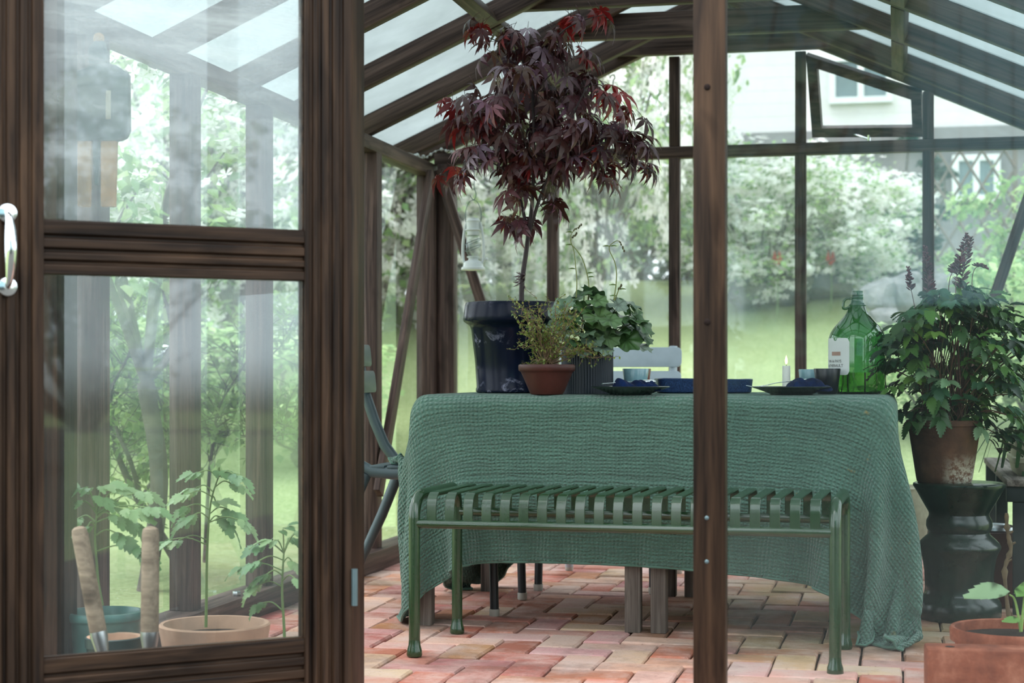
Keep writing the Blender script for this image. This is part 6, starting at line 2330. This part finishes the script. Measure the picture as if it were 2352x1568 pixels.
# house on the right
HY = 20.0
hs = thing('white_house', 'white clapboard house with grey plinth up on the right', 'house', (0, HY, 0))
x0h, x1h = -2.5, 9.0
gz = 1.6
mesh_obj('plinth', MB().box((x0h, 0, gz - 0.5), (x1h, 5, 3.45)), M['plinth'], hs, 30)
m = MB()
k = 0
z = 3.45
while z < 6.6:
    m.box((x0h - 0.05 - 0.012 * (k % 2), -0.05, z), (x1h, 5.05, z + 0.148))
    z += 0.15
    k += 1
mesh_obj('siding', m, M['siding'], hs, 30)
mesh_obj('belt_course', MB().box((x0h - 0.1, -0.1, 3.42), (x1h, -0.05, 3.56)), M['plinth'], hs, 30)
mesh_obj('roof', MB().prism([(-0.6, 6.5), (2.5, 8.6), (5.6, 6.5), (5.6, 6.3), (2.5, 8.4), (-.6, 6.3)], (0, 1, 0), (0, 0, 1), (x0h - 0.4, 0, 0), (x1h - x0h + 0.8, 0, 0)), M['plinth'], hs, 30)


def house_window(px0, py0, px1, py1, n=2):
    a = at(px0, py0, 19.6)
    b = at(px1, py1, 19.6)
    xa_, xb_, za_, zb2 = a.x, b.x, b.z, a.z
    f = MB()
    tck = 0.07
    f.box((xa_, -0.14, za_), (xb_, -0.05, za_ + tck)).box((xa_, -0.14, zb2 - tck), (xb_, -0.05, zb2)).box((xa_, -0.14, za_ + tck), (xa_ + tck, -0.05, zb2 - tck)).box((xb_ - tck, -0.14, za_ + tck), (xb_, -0.05, zb2 - tck))
    for k in range(1, n):
        xm = xa_ + (xb_ - xa_) * k / n
        f.box((xm - tck / 2, -0.14, za_ + tck), (xm + tck / 2, -0.05, zb2 - tck))
    fo = mesh_obj('window', f, M['window_white'], hs, 30)
    mesh_obj('pane', MB().box((xa_ + tck, -0.10, za_ + tck), (xb_ - tck, -0.06, zb2 - tck)), M['window_dark'], fo, 30)


house_window(1905, 130, 2050, 240, 2)
house_window(2185, 365, 2292, 470, 2)
house_window(1990, 425, 2060, 490, 2)

path = mesh_obj('added_dark_ground', MB().box((-3.4, -10.0, -0.12), (16.0, 3.29, -0.02)), paint('reflection_dark_ground', srgb(78, 76, 72), 0.95, 0, 0.3, 30, 0.1, 0.6), None, 30)  # unseen ground, added to keep reflections in door and pane dark
tag(path, 'dark ground added out of view to darken reflections in the glass', 'path', None, 'structure')
# what stands behind the photographer and shows in the glass: a boarded shed with a creeper, hedges
random.seed(121)
sh = thing('garden_shed', 'pale teal vertical boarded shed with an added reflection-darkening base behind the viewer', 'shed', (0, -2.6, 0))
m = MB()
x = -1.5
while x < 3.2:
    m.box((x + 0.004, -0.05, 1.15), (x + 0.138, 0.0 - 0.012 * random.random(), 3.3))
    x += 0.142
mesh_obj('boards', m, M['old_board'], sh, 30)
mesh_obj('backing', MB().box((-1.5, -0.08, -0.05), (3.2, -0.05, 3.3)), M['dark_panel'], sh, 30)
mesh_obj('base', MB().box((-1.5, -0.05, -0.05), (3.2, 0.02, 1.14)), M['dark_panel'], sh, 30)  # added dark so the lower pane reflects little light
mesh_obj('window_frame', MB().box((-0.45, 0.0, 1.75), (0.05, 0.05, 1.82)).box((-0.45, 0, 2.6), (0.05, 0.05, 2.67)).box((-0.45, 0, 1.82), (-0.38, 0.05, 2.6)).box((-0.02, 0, 1.82), (0.05, 0.05, 2.6)), M['window_white'], sh, 30)
mesh_obj('roof', MB().box((-1.7, 0.25, 3.3), (3.3, -3.0, 3.38)), M['plinth'], sh, 30)
lv = Leaves()
br = MB()
cr_ = thing('creeper', 'large leaved creeper on the shed corner behind the viewer', 'climber', (-0.7, -2.5, 0))
sr = tpl_serrate(6, 0.55, 0.15, 0.2, 0.1)
for k in range(5):
    c = curve_pts([(-0.5 + .1 * k, 0, -0.05), (-0.4 + .12 * k, .02, .9), (-0.5 + .2 * k, .02, 1.8), (-.6 + .3 * k, .03, 2.6), (-.5 + .3 * k, .05, 3.2)], 8)
    br.tube(c, 0.012, 6)
    for q in c[8:]:
        for _ in range(3):
            lv.put(sr, q + Vector((random.uniform(-.2, .2), random.uniform(.02, .15), random.uniform(-.15, .15))), (random.uniform(-1, 1), .5, random.uniform(-1, .2)), (0, 1, .4), random.uniform(.1, .17), jit(random.choice(GD)))
mesh_obj('branches', br, M['bark'], cr_, 60, 0, False)
lv.build('foliage', M['leaf_far'], cr_)
for x, y, s, rz, lab_ in [(7.5, -3.2, (.55, .55, .42), .5, 'green tree beside the shed behind the viewer'), (10.5, 0.2, (.6, .6, .35), 1.5, 'green tree right of the greenhouse, out of view'), (10.5, -7.5, (.7, .7, .45), 2.5, 'green tree far behind the viewer on the right')]:
    o = copy_tree(big)
    o.location = (x, y, ground_z(x, y))
    o.scale = s
    o.rotation_euler = (0, 0, rz)
    o['label'] = lab_
